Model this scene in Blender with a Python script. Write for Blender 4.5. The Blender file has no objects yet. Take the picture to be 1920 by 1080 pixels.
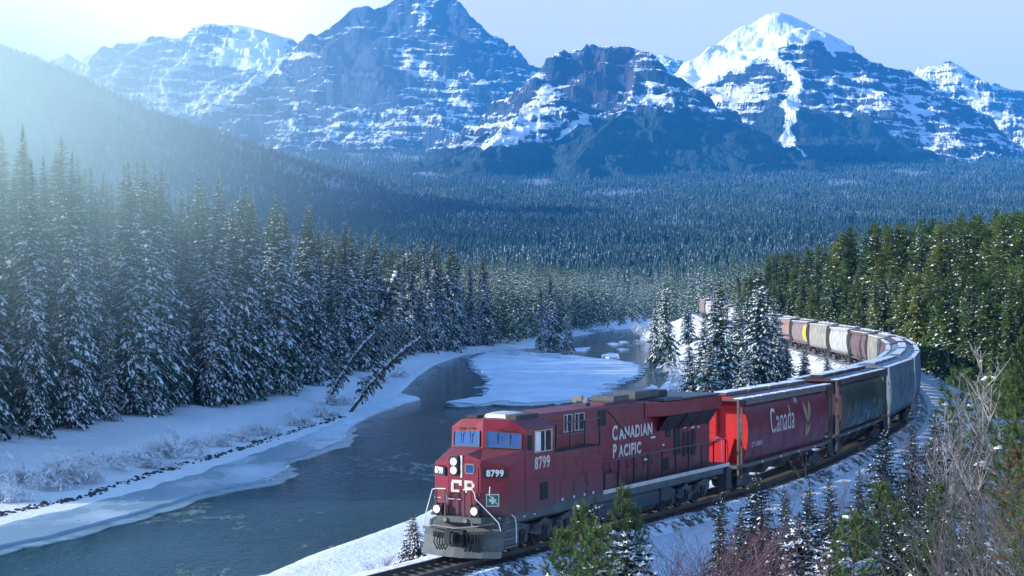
import bpy, bmesh, math, random
import numpy as np
from mathutils import Vector, Matrix, Euler

SC = bpy.context.scene
COL = SC.collection
FPX = 3250.0          # focal length of the photograph in its own pixels (1920 wide)
CAMZ = 9.4            # eye height above the rail head at the locomotive
HY = 556.0            # eye level in the photograph

# ------------------------------------------------------------------ camera
cam = bpy.data.cameras.new('camera'); camo = bpy.data.objects.new('camera', cam); COL.objects.link(camo)
camo.location = (0, 0, CAMZ); camo.rotation_euler = (math.radians(90), 0, 0)
cam.sensor_width = 36; cam.lens = 36 * FPX / 1920; cam.shift_y = 16 / 1920
cam.clip_start = 0.5; cam.clip_end = 60000
SC.camera = camo

# ------------------------------------------------------------------ sky, sun, exposure
SUN_EL = math.radians(18.0)
SUN_AZ = math.atan2(-0.985, -0.12)          # from +Y, clockwise
w = bpy.data.worlds.new('World'); SC.world = w; w.use_nodes = True
nt = w.node_tree; nt.nodes.clear()
def wn(t, **k):
    n = nt.nodes.new(t)
    for a, b in k.items(): setattr(n, a, b)
    return n
sky = wn('ShaderNodeTexSky', sky_type='NISHITA', sun_disc=False, sun_elevation=SUN_EL, sun_rotation=SUN_AZ,
         air_density=1.0, dust_density=0.3, ozone_density=4.0, altitude=1500)
bg = wn('ShaderNodeBackground'); bg.inputs['Strength'].default_value = 0.15
veil = wn('ShaderNodeMixRGB'); veil.inputs[2].default_value = (2.75, 2.45, 3.3, 1)    # thin high cloud, pale lavender
geo = wn('ShaderNodeTexCoord'); mp = wn('ShaderNodeMapping'); mp.inputs['Scale'].default_value = (2.0, 2.0, 9.0)
nz = wn('ShaderNodeTexNoise'); nz.inputs['Scale'].default_value = 1.6; nz.inputs['Detail'].default_value = 5
rp = wn('ShaderNodeMapRange'); rp.inputs[1].default_value = 0.3; rp.inputs[2].default_value = 0.75; rp.inputs[3].default_value = 0.75; rp.inputs[4].default_value = 1.0
# whiter and brighter air low over the left ridge, the side the sun is on
sx = wn('ShaderNodeVectorMath', operation='DOT_PRODUCT'); sx.inputs[1].default_value = (-0.34, 0.92, 0.14)
gl = wn('ShaderNodeMapRange', interpolation_type='SMOOTHSTEP'); gl.inputs[1].default_value = 0.935; gl.inputs[2].default_value = 0.992
gl.inputs[3].default_value = 0.0; gl.inputs[4].default_value = 0.9
gm = wn('ShaderNodeMixRGB'); gm.inputs[2].default_value = (7.6, 7.5, 6.9, 1)
out = wn('ShaderNodeOutputWorld')
L = nt.links.new
L(geo.outputs['Generated'], mp.inputs['Vector']); L(mp.outputs[0], nz.inputs['Vector']); L(nz.outputs['Fac'], rp.inputs[0])
sz = wn('ShaderNodeSeparateXYZ'); L(geo.outputs['Generated'], sz.inputs[0])
lo = wn('ShaderNodeMapRange', interpolation_type='SMOOTHSTEP'); lo.inputs[1].default_value = 0.16; lo.inputs[2].default_value = 0.32; lo.inputs[3].default_value = 1.0; lo.inputs[4].default_value = 0.0
L(sz.outputs['Z'], lo.inputs[0]); vmul = wn('ShaderNodeMath', operation='MULTIPLY'); L(rp.outputs[0], vmul.inputs[0]); L(lo.outputs[0], vmul.inputs[1])
L(vmul.outputs[0], veil.inputs[0]); L(sky.outputs[0], veil.inputs[1])
L(geo.outputs['Generated'], sx.inputs[0]); L(sx.outputs['Value'], gl.inputs[0]); L(gl.outputs[0], gm.inputs[0])
L(veil.outputs[0], gm.inputs[1]); L(gm.outputs[0], bg.inputs['Color']); L(bg.outputs[0], out.inputs['Surface'])

sl = bpy.data.lights.new('sun', 'SUN'); sl.energy = 3.6; sl.angle = math.radians(0.6); sl.color = (1.0, 0.955, 0.88)
so = bpy.data.objects.new('sun', sl); COL.objects.link(so)
sdir = Vector((math.sin(SUN_AZ) * math.cos(SUN_EL), math.cos(SUN_AZ) * math.cos(SUN_EL), math.sin(SUN_EL)))
so.rotation_euler = sdir.to_track_quat('Z', 'Y').to_euler(); so.location = (-60, 0, 60)
vs = SC.view_settings; vs.view_transform = 'Standard'; vs.look = 'None'; vs.gamma = 1; vs.exposure = 1.42; vs.use_curve_mapping = False
HAZE_DENSITY = 6.2e-5
HAZE_COLOR = (0.05, 0.45, 1.0, 1)
SC.cycles.volume_bounces = 2; SC.cycles.max_bounces = 6; SC.cycles.diffuse_bounces = 2; SC.cycles.transparent_max_bounces = 8

# ------------------------------------------------------------------ helpers
def lin(c):
    return tuple((x / 255 / 12.92) if x / 255 <= 0.04045 else ((x / 255 + 0.055) / 1.055) ** 2.4 for x in c)

class NT:
    """small node-tree writer"""
    def __init__(s, name):
        s.m = bpy.data.materials.new(name); s.m.use_nodes = True
        s.t = s.m.node_tree; s.b = s.t.nodes['Principled BSDF']; s.o = s.t.nodes['Material Output']
    def n(s, t, **k):
        n = s.t.nodes.new(t)
        for a, b in k.items(): setattr(n, a, b)
        return n
    def l(s, a, b): s.t.links.new(a, b)
    def noise(s, scale, detail=4, rough=0.55, vec=None, sc=None):
        n = s.n('ShaderNodeTexNoise'); n.inputs['Scale'].default_value = scale; n.inputs['Detail'].default_value = detail; n.inputs['Roughness'].default_value = rough
        if vec is None:
            vec = s.n('ShaderNodeTexCoord').outputs['Object']
        if sc:
            m = s.n('ShaderNodeMapping'); m.inputs['Scale'].default_value = sc[:3]; m.inputs['Rotation'].default_value = (0, sc[3] if len(sc) > 3 else 0, 0); s.l(vec, m.inputs[0]); vec = m.outputs[0]
        s.l(vec, n.inputs['Vector']); return n.outputs['Fac']
    def ramp(s, src, a, b, lo=0.0, hi=1.0):
        r = s.n('ShaderNodeMapRange'); r.inputs[1].default_value = a; r.inputs[2].default_value = b; r.inputs[3].default_value = lo; r.inputs[4].default_value = hi
        s.l(src, r.inputs[0]); return r.outputs[0]
    def mix(s, f, a, b, mode='MIX'):
        m = s.n('ShaderNodeMixRGB', blend_type=mode)
        for k, v in ((0, f), (1, a), (2, b)):
            if hasattr(v, 'is_output'): s.l(v, m.inputs[k])
            elif k == 0: m.inputs[0].default_value = v
            else: m.inputs[k].default_value = (*v[:3], 1)
        return m.outputs[0]
    def math(s, op, a, b=0.0):
        m = s.n('ShaderNodeMath', operation=op)
        for k, v in ((0, a), (1, b)):
            if hasattr(v, 'is_output'): s.l(v, m.inputs[k])
            else: m.inputs[k].default_value = v
        return m.outputs[0]
    def attr(s, name):
        a = s.n('ShaderNodeAttribute'); a.attribute_name = name; return a.outputs['Fac']
    def bump(s, h, strength=0.3, dist=0.05):
        b = s.n('ShaderNodeBump'); b.inputs['Strength'].default_value = strength; b.inputs['Distance'].default_value = dist
        s.l(h, b.inputs['Height']); s.l(b.outputs[0], s.b.inputs['Normal'])
    def base(s, c):
        if hasattr(c, 'is_output'): s.l(c, s.b.inputs['Base Color'])
        else: s.b.inputs['Base Color'].default_value = (*c[:3], 1)
    def rough(s, r, spec=0.4):
        if hasattr(r, 'is_output'): s.l(r, s.b.inputs['Roughness'])
        else: s.b.inputs['Roughness'].default_value = r
        s.b.inputs['Specular IOR Level'].default_value = spec

def painted(name, c, rough=0.45, dirt=0.35, dirtc=(0.06, 0.05, 0.045), scale=1.2, bump=0.0, spec=0.4, streak=True, sills=None):
    """painted or bare metal with streaky grime; sills = height below which road dust gathers"""
    t = NT(name)
    n1 = t.noise(scale, 5, 0.6); n2 = t.noise(scale * 2.2, 4, 0.6, sc=(1.6, 1.6, 0.18) if streak else None)
    f = t.math('MULTIPLY', t.ramp(n1, 0.35, 0.75), t.ramp(n2, 0.3, 0.75)); f = t.math('MULTIPLY', f, dirt * 2)
    col = t.mix(f, c, dirtc)
    var = t.ramp(t.noise(0.7, 3), 0.3, 0.7, 0.82, 1.12)
    vm = t.n('ShaderNodeVectorMath', operation='SCALE'); t.l(col, vm.inputs[0]); t.l(var, vm.inputs['Scale']); col = vm.outputs[0]
    if sills is not None:
        sp = t.n('ShaderNodeSeparateXYZ'); t.l(t.n('ShaderNodeTexCoord').outputs['Object'], sp.inputs[0])
        h = t.math('ADD', sp.outputs['Z'], t.math('MULTIPLY', n1, 0.9))
        col = t.mix(t.ramp(h, sills + 1.3, sills + 0.2, 0, 0.75), col, (0.07, 0.055, 0.05))
    t.base(col); t.rough(t.ramp(n1, 0.3, 0.8, rough - 0.08, rough + 0.2), spec)
    if bump: t.bump(t.noise(14, 3), bump, 0.02)
    return t.m

def obj(name, me, parent=None, mat=None):
    o = bpy.data.objects.new(name, me); COL.objects.link(o)
    if parent is not None: o.parent = parent
    if mat is not None:
        for m in (mat if isinstance(mat, (list, tuple)) else [mat]): me.materials.append(m)
    return o
def tag(o, label=None, cat=None, group=None, kind=None):
    for k, v in (('label', label), ('category', cat), ('group', group), ('kind', kind)):
        if v: o[k] = v
    return o
def thing(name, label, cat, loc=(0, 0, 0), rz=0.0, group=None):
    o = bpy.data.objects.new(name, None); COL.objects.link(o); o.location = loc; o.rotation_euler = (0, 0, rz)
    o.empty_display_size = 0.3
    return tag(o, label, cat, group)
def copy_tree(src, loc=None, rz=None, parent=None):
    c = src.copy(); COL.objects.link(c)
    if parent is not None: c.parent = parent
    if loc is not None: c.location = loc
    if rz is not None: c.rotation_euler = (0, 0, rz)
    for ch in list(src.children): copy_tree(ch, parent=c)
    return c

def np_mesh(name, V, F, mi=None, smooth=False):
    """mesh from numpy arrays; F is (n,3) or (n,4)"""
    V = np.asarray(V, np.float32); F = np.asarray(F, np.int32); k = F.shape[1]
    me = bpy.data.meshes.new(name)
    me.vertices.add(len(V)); me.vertices.foreach_set('co', V.ravel())
    me.loops.add(F.size); me.loops.foreach_set('vertex_index', F.ravel())
    me.polygons.add(len(F)); me.polygons.foreach_set('loop_start', np.arange(0, F.size, k, dtype=np.int32))
    if mi is not None: me.polygons.foreach_set('material_index', np.asarray(mi, np.int32))
    me.polygons.foreach_set('use_smooth', np.full(len(F), smooth))
    me.update(calc_edges=True); me.validate(); return me
def grid_faces(ny, nx):
    i = np.arange(ny * nx).reshape(ny, nx)
    return np.stack([i[:-1, :-1], i[:-1, 1:], i[1:, 1:], i[1:, :-1]], -1).reshape(-1, 4)

# gradient noise
def _hash(ix, iy, seed):
    h = (ix * 374761393 + iy * 668265263 + seed * 974634721) & 0xFFFFFFFF
    h = ((h ^ (h >> 13)) * 1274126177) & 0xFFFFFFFF
    return (h ^ (h >> 16)) & 0xFFFF
def gnoise(x, y, seed=0):
    x = np.asarray(x, float); y = np.asarray(y, float)
    x0 = np.floor(x).astype(np.int64); y0 = np.floor(y).astype(np.int64); fx = x - x0; fy = y - y0
    u = fx * fx * fx * (fx * (fx * 6 - 15) + 10); v = fy * fy * fy * (fy * (fy * 6 - 15) + 10)
    def g(ix, iy, dx, dy):
        a = _hash(ix, iy, seed) * (2 * math.pi / 65536); return np.cos(a) * dx + np.sin(a) * dy
    a = g(x0, y0, fx, fy); b = g(x0 + 1, y0, fx - 1, fy); c = g(x0, y0 + 1, fx, fy - 1); d = g(x0 + 1, y0 + 1, fx - 1, fy - 1)
    return ((a * (1 - u) + b * u) * (1 - v) + (c * (1 - u) + d * u) * v) * 1.5
def fbm(x, y, oct=5, seed=0, gain=0.5):
    s = 0; a = 1.0; f = 1.0
    for o in range(oct): s = s + a * gnoise(x * f, y * f, seed + o * 17); a *= gain; f *= 2.03
    return s
def ridged(x, y, oct=5, seed=0, gain=0.5):
    s = 0; a = 1.0; f = 1.0
    for o in range(oct): s = s + a * (1 - 2 * np.abs(gnoise(x * f, y * f, seed + o * 17))); a *= gain; f *= 2.03
    return s
def sstep(a, b, x):
    t = np.clip((np.asarray(x, float) - a) / (b - a), 0, 1); return t * t * (3 - 2 * t)
def seg_dist(px, py, ax, ay, bx, by):
    dx, dy = bx - ax, by - ay; L2 = dx * dx + dy * dy + 1e-9
    t = np.clip(((px - ax) * dx + (py - ay) * dy) / L2, 0, 1)
    return np.hypot(px - ax - t * dx, py - ay - t * dy), t
def inside(px, py, poly):
    r = np.zeros(np.shape(px), bool); n = len(poly)
    for i in range(n):
        x0, y0 = poly[i]; x1, y1 = poly[(i + 1) % n]
        if y0 == y1: continue
        c = ((y0 > py) != (y1 > py)) & (px < (x1 - x0) * (py - y0) / (y1 - y0) + x0); r ^= c
    return r
def poly_sd(px, py, poly, closed=True):
    """distance to the outline, positive outside"""
    d = np.full(np.shape(px), 1e9); n = len(poly)
    for i in range(n if closed else n - 1):
        (x0, y0), (x1, y1) = poly[i], poly[(i + 1) % n]
        d = np.minimum(d, seg_dist(px, py, x0, y0, x1, y1)[0])
    return np.where(inside(px, py, poly), -d, d) if closed else d
def at(px, py, z):
    """point of height z seen at a pixel of the photograph"""
    Y = FPX * (CAMZ - z) / (py - HY); return ((px - 960) / FPX * Y, Y)
def at_d(px, py, Y):
    return ((px - 960) / FPX * Y, Y, CAMZ + (HY - py) / FPX * Y)

# ------------------------------------------------------------------ the line of the railway
# heading (degrees from straight ahead) along the line: tangent at the locomotive, then a long left-hand curve
_hy = [20, 82, 100, 125, 145, 175, 205, 235, 290, 425, 520]; _hd = [29, 29, 23, 19, 14, 11, 6, 1.5, 0.5, 1.5, 3]
def track_z(Y):
    Y = np.asarray(Y, float); t = np.clip((Y - 87) / 30, 0, 1); return 4.0e-5 * np.maximum(Y - 115, 0) ** 2 - 0.22 * (1 - t * t * (3 - 2 * t))
UH = math.radians(29.0)
TY = np.arange(20, 520, 0.25)
_t = np.tan(np.radians(np.convolve(np.pad(np.interp(TY, _hy, _hd), 30, 'edge'), np.ones(61) / 61, 'valid')))
TX = np.concatenate([[0], np.cumsum((_t[1:] + _t[:-1]) / 2 * 0.25)]); TX = TX - np.interp(64.48, TY, TX) - 1.5
TS = np.concatenate([[0], np.cumsum(np.hypot(np.diff(TX), np.diff(TY)))])
TS = TS - np.interp(64.48, TY, TS)          # arc length measured from the nose of the locomotive
def tr_at(s):
    y = float(np.interp(s, TS, TY)); return float(np.interp(y, TY, TX)), y, float(track_z(y))
def tr_x(Y): return np.interp(Y, TY, TX)
def tr_d(X, Y):
    """signed distance to the track, positive on the camera side (right)"""
    Yc = np.clip(Y, 20, 518); dx = np.interp(Yc + 1, TY, TX) - np.interp(Yc - 1, TY, TX)
    lo = -1.5 + (np.minimum(Y, 20) - 64.48) * math.tan(UH)
    x0 = np.where(Y < 20, lo, np.interp(Yc, TY, TX))
    return (X - x0) * 2 / np.hypot(dx, 2)

# ------------------------------------------------------------------ the river
WZ = -4.0
_lp = [(0, 1025), (130, 995), (260, 960), (400, 917), (500, 902), (537, 882), (532, 864), (640, 827), (655, 798), (720, 766), (748, 735), (778, 706), (812, 684), (862, 667), (941, 656), (1055, 650), (1047, 636), (1130, 622), (1225, 611)]
_rp = [(510, 1080), (600, 1040), (700, 1005), (790, 972)]
_rp2 = [(1236, 735), (1258, 712), (1259, 690), (1249, 668), (1222, 648), (1200, 634)]
LSH = [(-130.0, 40.0), (-75, 66)] + [at(x, y, WZ) for x, y in _lp]
RSH = [(-130.0, -40.0), (-60, 30), (-24, 66)] + [at(x, y, WZ) for x, y in _rp] + [(3.0, 150.0), (13, 195)] + [at(x, y, WZ) for x, y in _rp2] + [(62.0, 640.0), (100, 700)]
RIVER = LSH + [(130.0, 900.0), (170, 860)] + RSH[::-1]

def river_sd(X, Y): return poly_sd(X, Y, RIVER)

def valley(X, Y):
    t = np.maximum(Y - 900, 0)
    z = 0.060 * t + 5.7e-6 * t * t
    return z * sstep(700, 1400, Y)
# wooded hill that comes down from the left
_hill = [at_d(-900, -330, 2700), at_d(-500, -150, 2900), at_d(-200, 0, 3100), at_d(0, 84, 3300), at_d(130, 136, 3500), at_d(300, 206, 3800), at_d(420, 245, 4000), at_d(560, 292, 4300), at_d(660, 318, 4500)]
def hill(X, Y):
    h = np.full(np.shape(X), -500.0)
    for a, b in zip(_hill[:-1], _hill[1:]):
        d, t = seg_dist(X, Y, a[0], a[1], b[0], b[1]); h = np.maximum(h, a[2] + (b[2] - a[2]) * t - 22 - 0.62 * d * d / (d + 120))
    return h
def ground(X, Y, fine=True):
    X = np.asarray(X, float); Y = np.asarray(Y, float)
    near = Y < 1100
    rd = np.full(np.shape(X), 60.0); rd[near] = river_sd(X[near], Y[near])
    td = tr_d(X, Y); tz = track_z(np.clip(Y, 0, 480)); tz = np.where(Y > 480, tz + 0, tz)
    n1 = fbm(X / 14, Y / 14, 4, 3) * 0.5
    # banks
    shelf = 9.0 * (1 - sstep(150, 320, Y)) + 2.0
    r = np.maximum(rd, 0)
    z = WZ + 0.14 + 0.9 * sstep(shelf - 1, shelf + 4, r) + 0.9 * sstep(shelf + 2, shelf + 16, r) + np.clip(r - shelf, 0, 400) * 0.012
    z = z + n1 * 0.5 * sstep(shelf, shelf + 8, r)
    # valley side rises behind the left bank forest
    z = z + 0.06 * np.maximum(rd - 60, 0) * (X < 60) * (1 - sstep(500, 900, Y)) * 0.2
    # railway bench
    ltd = np.maximum(-td - 3.6, 0)
    bench = tz - 0.62 - 0.42 * ltd
    right = tz - 0.62 + np.where(Y < 140, 1.0, 1.0) * np.where(Y > 105, np.maximum(td - 9, 0) * np.interp(Y, [0, 95, 130, 300], [0.10, 0.10, 0.12, 0.08]), np.interp(td, [0, 9, 12, 16, 20, 23, 26, 29, 32.5, 36], [0, 0, .1, .3, .6, 1.2, 2.2, 3.6, 5.6, 8.0])) + n1 * sstep(4, 10, td) * 0.8 - 0.25 * sstep(3, 5, td) * (1 - sstep(6, 9, td))
    right = np.minimum(right, 7.6 + 0.03 * np.maximum(td - 34, 0) + 0.6 * n1)
    rail = np.where(td > 0, right, bench)
    w = 1 - sstep(430, 620, Y)
    z2 = np.where(td > -60, np.maximum(z, rail), z)
    # behind the track (right) the forest floor keeps its own height
    z = z * (1 - w) + z2 * w
    z = np.where(rd < 0, np.minimum(z, WZ + 0.14 - np.minimum(-rd * 0.35, 1.6)), z)
    # rocky snow knoll left of the curve
    z = z + 2.6 * np.exp(-(((X - 35.5) / 5.0) ** 2 + ((Y - 310) / 26.0) ** 2)) * sstep(0.5, 7, rd) * (td < -2)
    far = valley(X, Y)
    z = z + far + 6 * fbm(X / 400, Y / 400, 4, 9) * sstep(900, 2000, Y)
    hz = hill(X, Y); k_ = 70.0; t_ = np.clip(0.5 + 0.5 * (hz - z) / k_, 0, 1)
    z = np.where(Y > 1500, z * (1 - t_) + hz * t_ + k_ * t_ * (1 - t_), z)
    return z
# ------------------------------------------------------------------ materials of the setting
def mat_snow():
    t = NT('snow')
    geo = t.n('ShaderNodeNewGeometry'); pos = geo.outputs['Position']
    n = t.noise(0.35, 6, 0.6, pos); n2 = t.noise(3.0, 5, 0.65, pos); n3 = t.noise(9, 3, 0.6, pos)
    snow = t.mix(t.ramp(n, 0.3, 0.7), (0.80, 0.82, 0.85), (0.88, 0.89, 0.90))
    soil = t.mix(n3, (0.035, 0.03, 0.022), (0.13, 0.11, 0.075))
    bare = t.attr('bare')
    f = t.ramp(t.math('ADD', t.math('MULTIPLY', n2, 0.75), t.math('ADD', t.math('MULTIPLY', n, 0.35), t.math('MULTIPLY', bare, 0.5))), 0.86, 0.95)
    forest = t.mix(n2, (0.02, 0.032, 0.025), (0.30, 0.33, 0.34))
    col = t.mix(f, snow, soil); col = t.mix(t.attr('wood'), col, forest)
    t.base(col); t.rough(0.75, 0.25)
    t.bump(t.math('ADD', t.math('MULTIPLY', n, 2.0), n2), 0.5, 0.25)
    return t.m
def mat_ice():
    t = NT('ice')
    pos = t.n('ShaderNodeNewGeometry').outputs['Position']
    n = t.noise(0.16, 6, 0.62, pos, (1.0, 0.45, 1)); n2 = t.noise(1.6, 5, 0.7, pos)
    e = t.attr('bare')
    f = t.ramp(t.math('ADD', t.math('MULTIPLY', n, 0.9), t.math('MULTIPLY', e, 0.6)), 0.40, 0.72)
    col = t.mix(f, (0.80, 0.84, 0.90), (0.30, 0.45, 0.55)); col = t.mix(t.ramp(n2, 0.62, 0.72, 0, 0.6), col, (0.85, 0.88, 0.92))
    t.base(col); t.rough(t.ramp(f, 0, 1, 0.7, 0.22), 0.4); t.bump(n2, 0.25, 0.1); return t.m
def mat_water():
    t = NT('river_water')
    pos = t.n('ShaderNodeNewGeometry').outputs['Position']
    n = t.noise(0.42, 6, 0.72, pos, (1.0, 0.45, 1)); n2 = t.noise(2.6, 5, 0.65, pos, (1.0, 0.5, 1)); n3 = t.noise(0.06, 4, 0.6, pos)
    fl = t.noise(0.9, 6, 0.75, pos, (1.0, 0.42, 1)); fl2 = t.noise(0.05, 3, 0.6, pos)
    fk = t.ramp(t.math('ADD', fl, t.math('MULTIPLY', t.math('SUBTRACT', fl2, 0.5), 0.6)), 0.57, 0.68, 0, 0.7)
    t.base(t.mix(fk, t.mix(t.ramp(n3, 0.35, 0.65), (0.018, 0.085, 0.098), (0.042, 0.145, 0.155)), (0.26, 0.40, 0.44))); t.rough(t.ramp(fk, 0, 1, 0.045, 0.6), 0.5)
    t.b.inputs['IOR'].default_value = 1.33
    t.bump(t.math('ADD', t.math('MULTIPLY', n, 1.6), t.math('MULTIPLY', n2, 0.7)), 1.0, 3.2)
    return t.m
def mat_mountain(rock=(0.030, 0.042, 0.060), warm=(0.10, 0.075, 0.082), band=70.0):
    t = NT('mountain_rock')
    pos = t.n('ShaderNodeNewGeometry').outputs['Position']
    n1 = t.noise(1 / 110, 9, 0.72, pos); n2 = t.noise(1 / 22, 6, 0.72, pos)
    st = t.noise(1 / 34, 6, 0.68, pos, (0.15, 0.15, 1.8, 0.10))
    v = t.noise(1 / 30, 6, 0.7, pos, (1.7, 0.5, 0.35))
    rk = t.mix(t.ramp(st, 0.35, 0.65), rock, tuple(x * 2.0 for x in rock)); rk = t.mix(t.math('MULTIPLY', t.attr('warm'), t.ramp(n1, 0.35, 0.6)), rk, warm)
    def dev(x, k): return t.math('MULTIPLY', t.math('SUBTRACT', x, 0.5), k)
    s = t.math('ADD', t.attr('snow'), t.math('ADD', dev(st, 2.3), dev(n1, 0.7)))
    s = t.math('ADD', s, t.math('ADD', dev(v, 1.2), dev(n2, 0.9)))
    sm = t.ramp(s, 0.42, 0.62)
    c = t.mix(sm, rk, (0.86, 0.88, 0.92))
    fr = t.ramp(t.math('ADD', t.attr('wood'), dev(n2, 1.0)), 0.4, 0.62)
    trees = t.mix(t.ramp(t.noise(1 / 7, 3, 0.6, pos), 0.46, 0.74), (0.018, 0.040, 0.040), (0.055, 0.085, 0.088))
    c = t.mix(fr, c, trees)
    t.base(c); t.rough(0.8, 0.2)
    b = t.n('ShaderNodeBump'); b.inputs['Distance'].default_value = 11.0
    t.l(t.ramp(s, 0.9, 1.5, 0.85, 0.06), b.inputs['Strength'])
    t.l(t.math('ADD', t.math('MULTIPLY', n1, 1.5), t.math('ADD', n2, v)), b.inputs['Height']); t.l(b.outputs[0], t.b.inputs['Normal'])
    return t.m
M_SNOW = mat_snow(); M_ICE = mat_ice(); M_WATER = mat_water()

# ------------------------------------------------------------------ ground: one sheet to the mountains
def axis(parts):
    a = []
    for lo, hi, st in parts: a += list(np.arange(lo, hi, st))
    return np.array(a + [parts[-1][1]])
gx = axis([(-6000, -2400, 300), (-2400, -900, 60), (-900, -240, 24), (-240, -80, 5), (-80, -44, 2.0), (-44, 48, 0.8), (48, 90, 2.0), (90, 260, 6), (260, 900, 24), (900, 2400, 60), (2400, 6000, 300)])
gy = axis([(-400, -40, 30), (-40, 20, 4), (20, 56, 1.2), (56, 130, 0.8), (130, 240, 1.5), (240, 480, 4), (480, 1000, 12), (1000, 2400, 28), (2400, 5200, 45), (5200, 7400, 70)])
GX, GY = np.meshgrid(gx, gy)
GZ = ground(GX, GY)
gm_ = np_mesh('ground', np.stack([GX, GY, GZ], -1).reshape(-1, 3), grid_faces(len(gy), len(gx)), smooth=True)
def fattr(me, name, v):
    a = me.attributes.new(name, 'FLOAT', 'POINT'); a.data.foreach_set('value', np.asarray(v, np.float32).ravel())
_td = tr_d(GX, GY); _rd = np.where(GY < 1100, poly_sd(GX, GY, RIVER), 50.0)
bare = 0.75 * np.exp(-((_td - 0) / 2.6) ** 2) + 0.26 * sstep(7, 10, _td) * (1 - sstep(70, 120, _td)) * (GY < 140) + 0.32 * ((_td < -4) & (_rd > 0.5) & (_rd < 5) & (GX > tr_x(np.clip(GY, 20, 518)) - 25))
bare = bare + 0.45 * np.exp(-(((GX - 35.5) / 7.0) ** 2 + ((GY - 296) / 30.0) ** 2))
bare = np.where((GY > 520), 0, bare)
fattr(gm_, 'bare', bare); fattr(gm_, 'wood', sstep(900, 1300, GY) * 0.9)
tag(obj('ground', gm_, None, M_SNOW), kind='structure')

# ------------------------------------------------------------------ river and its ice
wx = [p[0] for p in RIVER]; wy = [p[1] for p in RIVER]
wm = np_mesh('river', [(-200, -60, WZ), (260, -60, WZ), (260, 960, WZ), (-200, 960, WZ)], [(0, 1, 2, 3)])
tag(obj('river', wm, None, M_WATER), kind='structure')

def rough_poly(pts, step, amp, seed):
    out = []; n = len(pts)
    for i in range(n):
        (x0, y0), (x1, y1) = pts[i], pts[(i + 1) % n]; k = max(1, int(math.hypot(x1 - x0, y1 - y0) / step))
        for j in range(k):
            t = j / k; x = x0 + (x1 - x0) * t; y = y0 + (y1 - y0) * t
            a = amp * (1 if i or j else 0)
            out.append((x + a * float(fbm(x / 4, y / 4, 3, seed)), y + 2 * a * float(fbm(x / 4 + 50, y / 4, 3, seed + 1))))
    return out
def slab(name, pts, z0, z1, mat, seed, amp=0.5, step=1.5):
    """ice sheet: outline with a worn rim, real thickness, finely divided top"""
    P = rough_poly(pts, step, amp, seed)
    bm = bmesh.new()
    top = [bm.verts.new((x, y, z1)) for x, y in P]; bot = [bm.verts.new((x, y, z0)) for x, y in P]
    f = bm.faces.new(top)
    if f.normal.z < 0: f.normal_flip()
    n = len(P)
    for i in range(n): bm.faces.new((top[i], top[(i + 1) % n], bot[(i + 1) % n], bot[i]))
    r = bmesh.ops.inset_region(bm, faces=[f], thickness=0.35, use_even_offset=False)
    f.normal_update()
    for v in f.verts: v.co.z += 0.05
    bmesh.ops.triangulate(bm, faces=[x for x in bm.faces if len(x.verts) > 4])
    bmesh.ops.recalc_face_normals(bm, faces=bm.faces)
    me = bpy.data.meshes.new(name); bm.to_mesh(me); bm.free()
    o = obj(name, me, None, mat); return o
def cz(crop): return [at(x / 2.8235 + 640, y / 2.8235 + 440, WZ + 0.15) for x, y in crop]
ice1 = cz([(690, 660), (760, 625), (860, 612), (1000, 625), (1180, 630), (1330, 655), (1440, 662), (1540, 680), (1580, 700), (1556, 745), (1480, 775), (1398, 802), (1385, 850), (1240, 868), (1000, 893), (860, 878), (700, 897), (585, 888), (640, 868), (790, 850), (765, 800), (800, 770), (730, 720)])
tag(slab('ice_floe', ice1, WZ - 0.12, WZ + 0.16, M_ICE, 5, 1.3), 'broad snow covered ice sheet lying in the middle of the river', 'ice sheet')
tag(slab('ice_floe', cz([(1180, 612), (1230, 600), (1316, 596), (1290, 615), (1200, 622)]), WZ - 0.1, WZ + 0.1, M_ICE, 6, 0.5), 'thin ice tongue between the broad sheet and the far shelf', 'ice floe')
tag(slab('ice_floe', cz([(1405, 575), (1440, 570), (1486, 578), (1440, 588)]), WZ - 0.1, WZ + 0.1, M_ICE, 7, 0.3), 'small flat floe just below the far bend of the river', 'ice floe')
tag(slab('ice_floe', cz([(1470, 565), (1500, 562), (1520, 568), (1490, 572)]), WZ - 0.1, WZ + 0.1, M_ICE, 8, 0.2), 'smallest floe, farthest up the open channel', 'ice floe')
tag(slab('ice_floe', cz([(1452, 604), (1490, 600), (1526, 606), (1480, 613)]), WZ - 0.1, WZ + 0.1, M_ICE, 9, 0.2), 'narrow floe off the right end of the ice tongue', 'ice floe')
tag(slab('ice_floe', cz([(1375, 640), (1420, 626), (1468, 632), (1470, 655), (1400, 650)]), WZ - 0.1, WZ + 0.2, M_ICE, 10, 0.2), 'rounded floe against the top edge of the broad ice sheet', 'ice floe')
tag(slab('ice_floe', [at(x, y, WZ + .1) for x, y in [(655, 800), (712, 772), (790, 748), (752, 738), (700, 760), (640, 790)]], WZ - 0.1, WZ + 0.12, M_ICE, 11, 0.5), 'thin ice sheet off the left bank below the leaning trees', 'ice floe')
tag(slab('ice_floe', [at(x, y, WZ + .1) for x, y in [(1062, 792), (1180, 757), (1250, 742), (1225, 720), (1170, 745), (1080, 770)]], WZ - 0.1, WZ + 0.03, M_ICE, 12, 0.5), 'ice strip along the river behind the locomotive roof', 'ice floe')
def mat_rim():
    t = NT('thin_ice'); pos = t.n('ShaderNodeNewGeometry').outputs['Position']; n = t.noise(0.7, 5, .65, pos)
    t.base(t.mix(t.ramp(n, .35, .65), (0.05, 0.16, 0.19), (0.30, 0.44, 0.50))); t.rough(.3, .4); t.bump(n, .3, .05); return t.m
M_RIM = mat_rim()
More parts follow.
